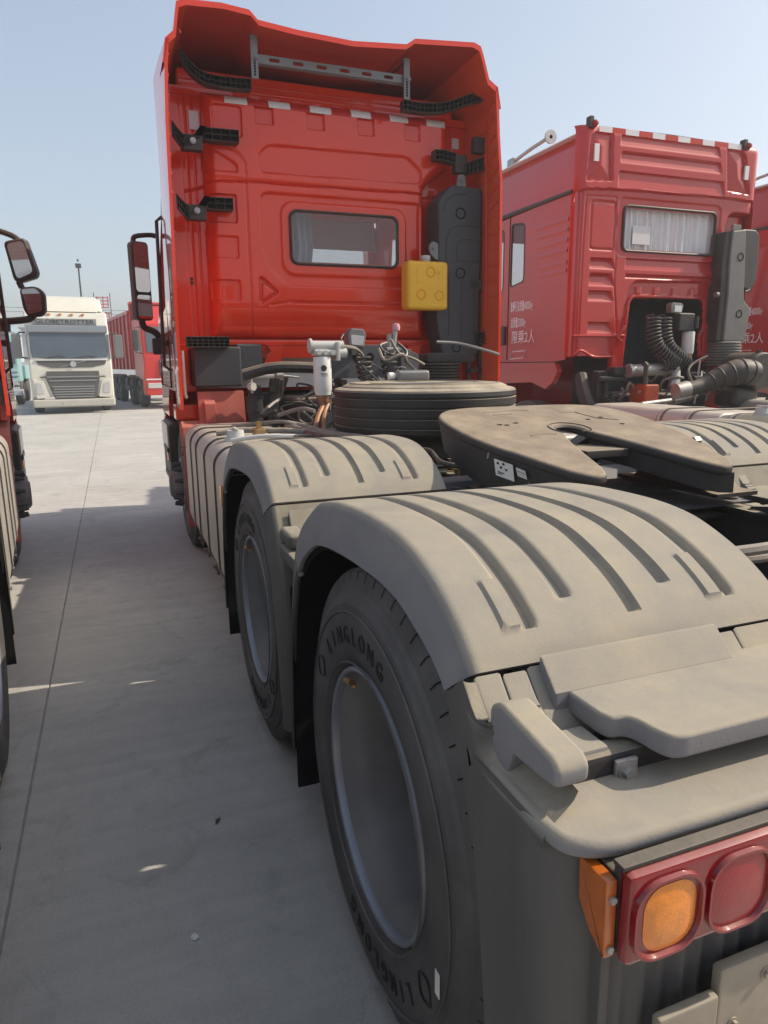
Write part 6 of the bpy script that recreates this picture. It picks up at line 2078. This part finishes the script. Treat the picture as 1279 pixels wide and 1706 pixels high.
def make_tipper():
    T = thing('dump_truck', 'bright red dump truck standing beside the cream white truck, its wheels in a row', 'truck', (.62, 24.6, 0), rad(7.5))
    mb = MB().prism([(.05, .95), (0, 1.7), (.15, 2.9), (.35, 3.1), (1.9, 3.12), (1.9, 1.1), (.1, .95)], YZ, -1.22, 1.22, .06, seg=3)
    mb.prism([(.5, 3.1), (.9, 3.55), (1.9, 3.60), (1.9, 3.1)], YZ, -1.1, 1.1, .05)
    part('cab', mb, RED3, T)
    part('windscreen', MB().prism([(.0, 1.95), (.115, 2.8), (.17, 2.8), (.05, 1.95)], YZ, -1.08, 1.08, .006), SCREEN, T)
    part('side_window', MB().box(-1.226, -1.218, .5, 1.35, 1.95, 2.7), DGLASS, T)
    part('grille', MB().box(-.7, .7, -.03, .05, 1.15, 1.7, .02), BLACK, T)
    mb = MB().box(-1.23, 1.23, -.12, .45, .48, 1.02, .05)
    bp = part('bumper', mb, RED3, T)
    link('bumper_strip', MB().box(-1.2, 1.2, -.135, -.118, 1.0, 1.05, .004).mesh('bumper_strip', WHITE), bp)
    for s in (-1, 1):
        part('headlight', MB().box(s*.70, s*1.15, -.14, -.10, .72, .90, .02), LENSC, T)
        mi = part('mirror', MB().box(s*1.42-.09, s*1.42+.09, .05, .2, 2.0, 2.7, .03), BLACK, T)
        link('mirror_arm', MB().tube([(s*1.2, .3, 2.8), (s*1.42, .12, 2.78), (s*1.42, .12, 1.95), (s*1.2, .25, 1.9)], .02, 6).mesh('mirror_arm', BLACK), mi)
        for y in (1.45, 3.3, 6.3, 7.65):
            road_wheel(T, s*1.04, y)
        mb = MB()
        for y in (1.45, 3.3, 6.3, 7.65):
            mb.prism([(y-.68, .75), (y-.5, 1.05), (y, 1.15), (y+.5, 1.05), (y+.68, .75), (y+.62, .75), (y+.46, 1.0), (y, 1.09), (y-.46, 1.0), (y-.62, .75)], YZ, s*.88, s*1.22)
        part('mudguard', mb, CHAS, T)
    mb = MB().box(-.45, .45, 1.8, 8.8, .8, 1.05, .02).box(-1.1, -.5, 4.1, 5.3, .5, 1.0, .06)
    part('chassis', mb, CHAS, T)
    mb = MB().box(-1.24, 1.24, 2.05, 2.17, 1.35, 3.75, .02).box(-1.24, -1.16, 2.17, 8.9, 1.35, 3.45, .01).box(1.16, 1.24, 2.17, 8.9, 1.35, 3.45, .01).box(-1.16, 1.16, 2.17, 8.9, 1.35, 1.42)
    mb.box(-1.27, 1.27, 1.6, 2.06, 3.65, 3.74, .02)
    for k in range(8): mb.box(-1.30, -1.238, 2.3+k*.9, 2.42+k*.9, 1.36, 3.44, .012)
    mb.box(-1.31, -1.236, 2.1, 8.9, 3.34, 3.46, .012)
    part('tipper_body', mb, RED3, T)
    return T
TIP = make_tipper()
bpy.context.view_layer.update()
# the opposite row, behind the viewer: it shows in the paint, the windows and the mirrors
for k in range(7):
    t_ = dup(TIP, label='red dump truck in the parked row behind the viewer', loc=(-10.5+3.7*k, -9.6-.25*(k % 3), 0), rotz=math.pi)
    t_['group'] = 'dump trucks parked behind the viewer'

def make_teal():
    T = thing('flatbed_lorry', 'pale teal flatbed lorry behind the mirror of the cream white truck', 'lorry', (-6.15, 29.5, 0), rad(2))
    part('cab', MB().prism([(.05, .9), (0, 1.5), (.2, 2.55), (.4, 2.75), (1.7, 2.78), (1.7, .9)], YZ, -1.05, 1.15, .06, seg=3), TEAL, T)
    part('windscreen', MB().prism([(-.01, 1.62), (.155, 2.45), (.22, 2.45), (.06, 1.62)], YZ, -.98, 1.05, .006), SCREEN, T)
    mb = MB()
    for k in range(5): mb.box(-1.0, 1.1, -.03, .04, .62+k*.17, .72+k*.17, .012)
    part('grille_bar', mb, mat('pale_teal_trim', (.50, .62, .60), .5), T)
    part('bumper', MB().box(-1.12, 1.2, -.10, .4, .40, .62, .03), PALEB, T)
    for s in (-1, 1):
        part('headlight', MB().box(.05+s*.72, .05+s*1.0, -.05, .02, .80, .98, .02), LENSC, T)
        for y in (1.2, 4.5): road_wheel(T, s*1.0, y)
    part('flatbed', MB().box(-1.2, 1.25, 1.8, 6.5, 1.0, 1.55, .02).box(-.45, .45, 1.0, 6.4, .7, 1.0), TEAL, T)
make_teal()

# ------------------------------------------------------------------ far edge of the yard
def building(name, label, x0, x1, y, d, h, m_, win, roofm):
    T = thing(name, label, 'building', ((x0+x1)/2, y, 0))
    w = (x1-x0)/2
    wall = part('wall', MB().box(-w, w, 0, d, 0, h), m_, T)
    part('roof', MB().prism([(-.4, h), (d/2, h+1.1), (d+.4, h), (d+.4, h-.15), (-.4, h-.15)], YZ, -w-.3, w+.3), roofm, T)
    fm = MB().box(-.75, .75, -.06, .02, -.7, .7, .02).mesh('window', PALEB)
    gm = MB().box(-.66, .66, -.075, -.05, -.61, .61).mesh('pane', DGLASS)
    n = int((x1-x0)/win)
    for k in range(n):
        for z in ([1.9] if h < 5 else [1.9, 4.8]):
            f_ = link('window', fm, wall, loc=(-w+win*(k+.5), 0, z))
            link('pane', gm, f_)
    return T
roof_b = mat('pale_blue_roof', (.30, .40, .46), .6)
roof_g = mat('grey_sheet_roof', (.33, .34, .36), .6)
building('warehouse', 'long pale warehouse with a blue roof far behind the teal lorry', -62, -14, 105, 16, 6.3, mat('warehouse_wall', (.52, .55, .58), .8, 0, 0, .08, .4), 4.0, roof_b)
building('office_block', 'low grey office block behind the red dump truck with red characters on its roof', -11, 13, 92, 12, 6.0, mat('office_wall', (.46, .46, .46), .8, 0, 0, .08, .4), 3.0, roof_g)
building('shed', 'long grey shed at the far right end of the yard', 30, 110, 110, 18, 6.0, mat('shed_wall', (.45, .46, .48), .8, 0, 0, .08, .4), 4.0, roof_g)
def roof_sign():
    T = thing('roof_sign', 'red sign of two large characters standing on the grey office roof', 'sign', (-1.9, 91.2, 6.0))
    part('sign_frame', MB().box(-.95, -.85, .1, .2, 0, 4.0).box(.85, .95, .1, .2, 0, 4.0).box(-.95, .95, .1, .2, 1.7, 1.8), CHAS, T)
    rnd = random.Random(5)
    for z0 in (.35, 2.15):
        mb = MB()
        for k in range(4): mb.box(-.75, .75, 0, .09, z0+.12+k*.38, z0+.24+k*.38)
        for x in (-.62, .02, .56): mb.box(x, x+.13, -.012, .08, z0+.02+rnd.uniform(0, .3), z0+1.45)
        part('sign_panel', mb, RED3, T)
roof_sign()
def lamp_post():
    T = thing('lamp_post', 'thin dark floodlight post rising behind the cream white truck', 'lamp post', (-2.95, 46, 0))
    part('post', MB().cyl((0, 0, 0), (0, 0, 7.3), .08, .045, n=12), CHAS, T)
    part('floodlight', MB().box(-.16, .16, -.2, .12, 7.25, 7.5, .04).cyl((0, 0, 7.62), (0, 0, 7.75), .05, n=8), CHAS, T)
lamp_post()
def power_lines():
    for k, (z0, z1) in enumerate(((7.7, 7.3), (7.3, 6.9), (6.4, 6.0))):
        P = [(-30+6*i, 78+.2*i, z0+(z1-z0)*i/10-.35*math.sin(math.pi*i/10)) for i in range(11)]
        thing('power_line', ['topmost of the three thin cables above the red roof sign', 'middle of the three thin cables beside the roof sign', 'lowest of the three thin cables behind the red roof sign'][k], 'cable', (0, 0, 0), group='cables across the far yard',
              me=MB().tube(P, .022, 5).mesh('power_line', CHAS))
    for x, y in ((-30, 78), (30, 80)):
        T = thing('utility_pole', 'concrete utility pole at the %s end of the far cables' % ('left' if x < 0 else 'right'), 'pole', (x, y, 0), group='poles carrying the far cables')
        part('pole', MB().cyl((0, 0, 0), (0, 0, 8.4), .16, .10, n=12), PALEB, T)
        part('cross_arm', MB().box(-.9, .9, -.06, .06, 7.6, 7.72), CHAS, T)
power_lines()
def bare_tree(i, x, y, h, seed, label):
    rnd = random.Random(seed)
    T = thing('bare_tree', label, 'tree', (x, y, 0), group='bare trees along the far fence')
    part('trunk', MB().cyl((0, 0, 0), (.05, 0, h*.45), h*.022, h*.014, n=8), TWIG, T)
    mb = MB()
    def grow(p, d, L, r, depth):
        q = p+d*L
        mb.cyl(p, q, r, r*.65, n=4, cap=False)
        if depth == 0: return
        for k in range(3 if depth > 1 else 4):
            nd = (d+Vector((rnd.uniform(-.7, .7), rnd.uniform(-.7, .7), rnd.uniform(-.1, .5)))).normalized()
            grow(p+d*L*rnd.uniform(.55, 1), nd, L*rnd.uniform(.55, .8), r*.6, depth-1)
    for k in range(5):
        d = Vector((rnd.uniform(-.5, .5), rnd.uniform(-.5, .5), 1)).normalized()
        grow(Vector((.03, 0, h*(.3+.03*k))), d, h*.24, h*.009, 4)
    part('crown', mb, TWIG, T, recalc=False)
for i, (x, y, h, lb) in enumerate(((-23.5, 98, 10.5, 'tall bare grey tree at the far left, first from the left edge'), (-20.2, 99, 9.5, 'bare grey tree beside the tallest one at the far left'), (-16.8, 97, 8.0, 'small bare tree nearest the white truck on the far left'), (14, 88, 8.5, 'bare tree behind the right side of the red dump truck'))):
    bare_tree(i, x, y, h, 11+i, lb)
# perimeter wall
def perimeter():
    T = thing('perimeter_wall', 'low pale wall running along the far edge of the yard', 'wall', (0, 84, 0))
    me = MB().box(-2.45, 2.45, -.1, .1, 0, 2.0, .01).mesh('wall_panel', PALEB)
    pm = MB().box(-.15, .15, -.15, .15, 0, 2.25, .015).mesh('wall_pier', PALEB)
    for k in range(-14, 15):
        link('wall_panel', me, T, loc=(k*5.2, 0, 0))
        link('wall_pier', pm, T, loc=(k*5.2+2.6, 0, 0))
perimeter()
# ------------------------------------------------------------------ haze
def haze():
    m = bpy.data.materials.new('haze')
    m.use_nodes = True
    nt = m.node_tree
    nt.nodes.clear()
    out = nt.nodes.new('ShaderNodeOutputMaterial')
    v = nt.nodes.new('ShaderNodeVolumePrincipled')
    v.inputs['Color'].default_value = (0.90, 0.93, 0.97, 1)
    v.inputs['Density'].default_value = 0.0036
    v.inputs['Anisotropy'].default_value = 0.3
    nt.links.new(v.outputs[0], out.inputs['Volume'])
    link('haze', MB().box(-1000, 1000, -500, 1500, -1.2, 13.5).mesh('haze', m), kind='stuff')
haze()
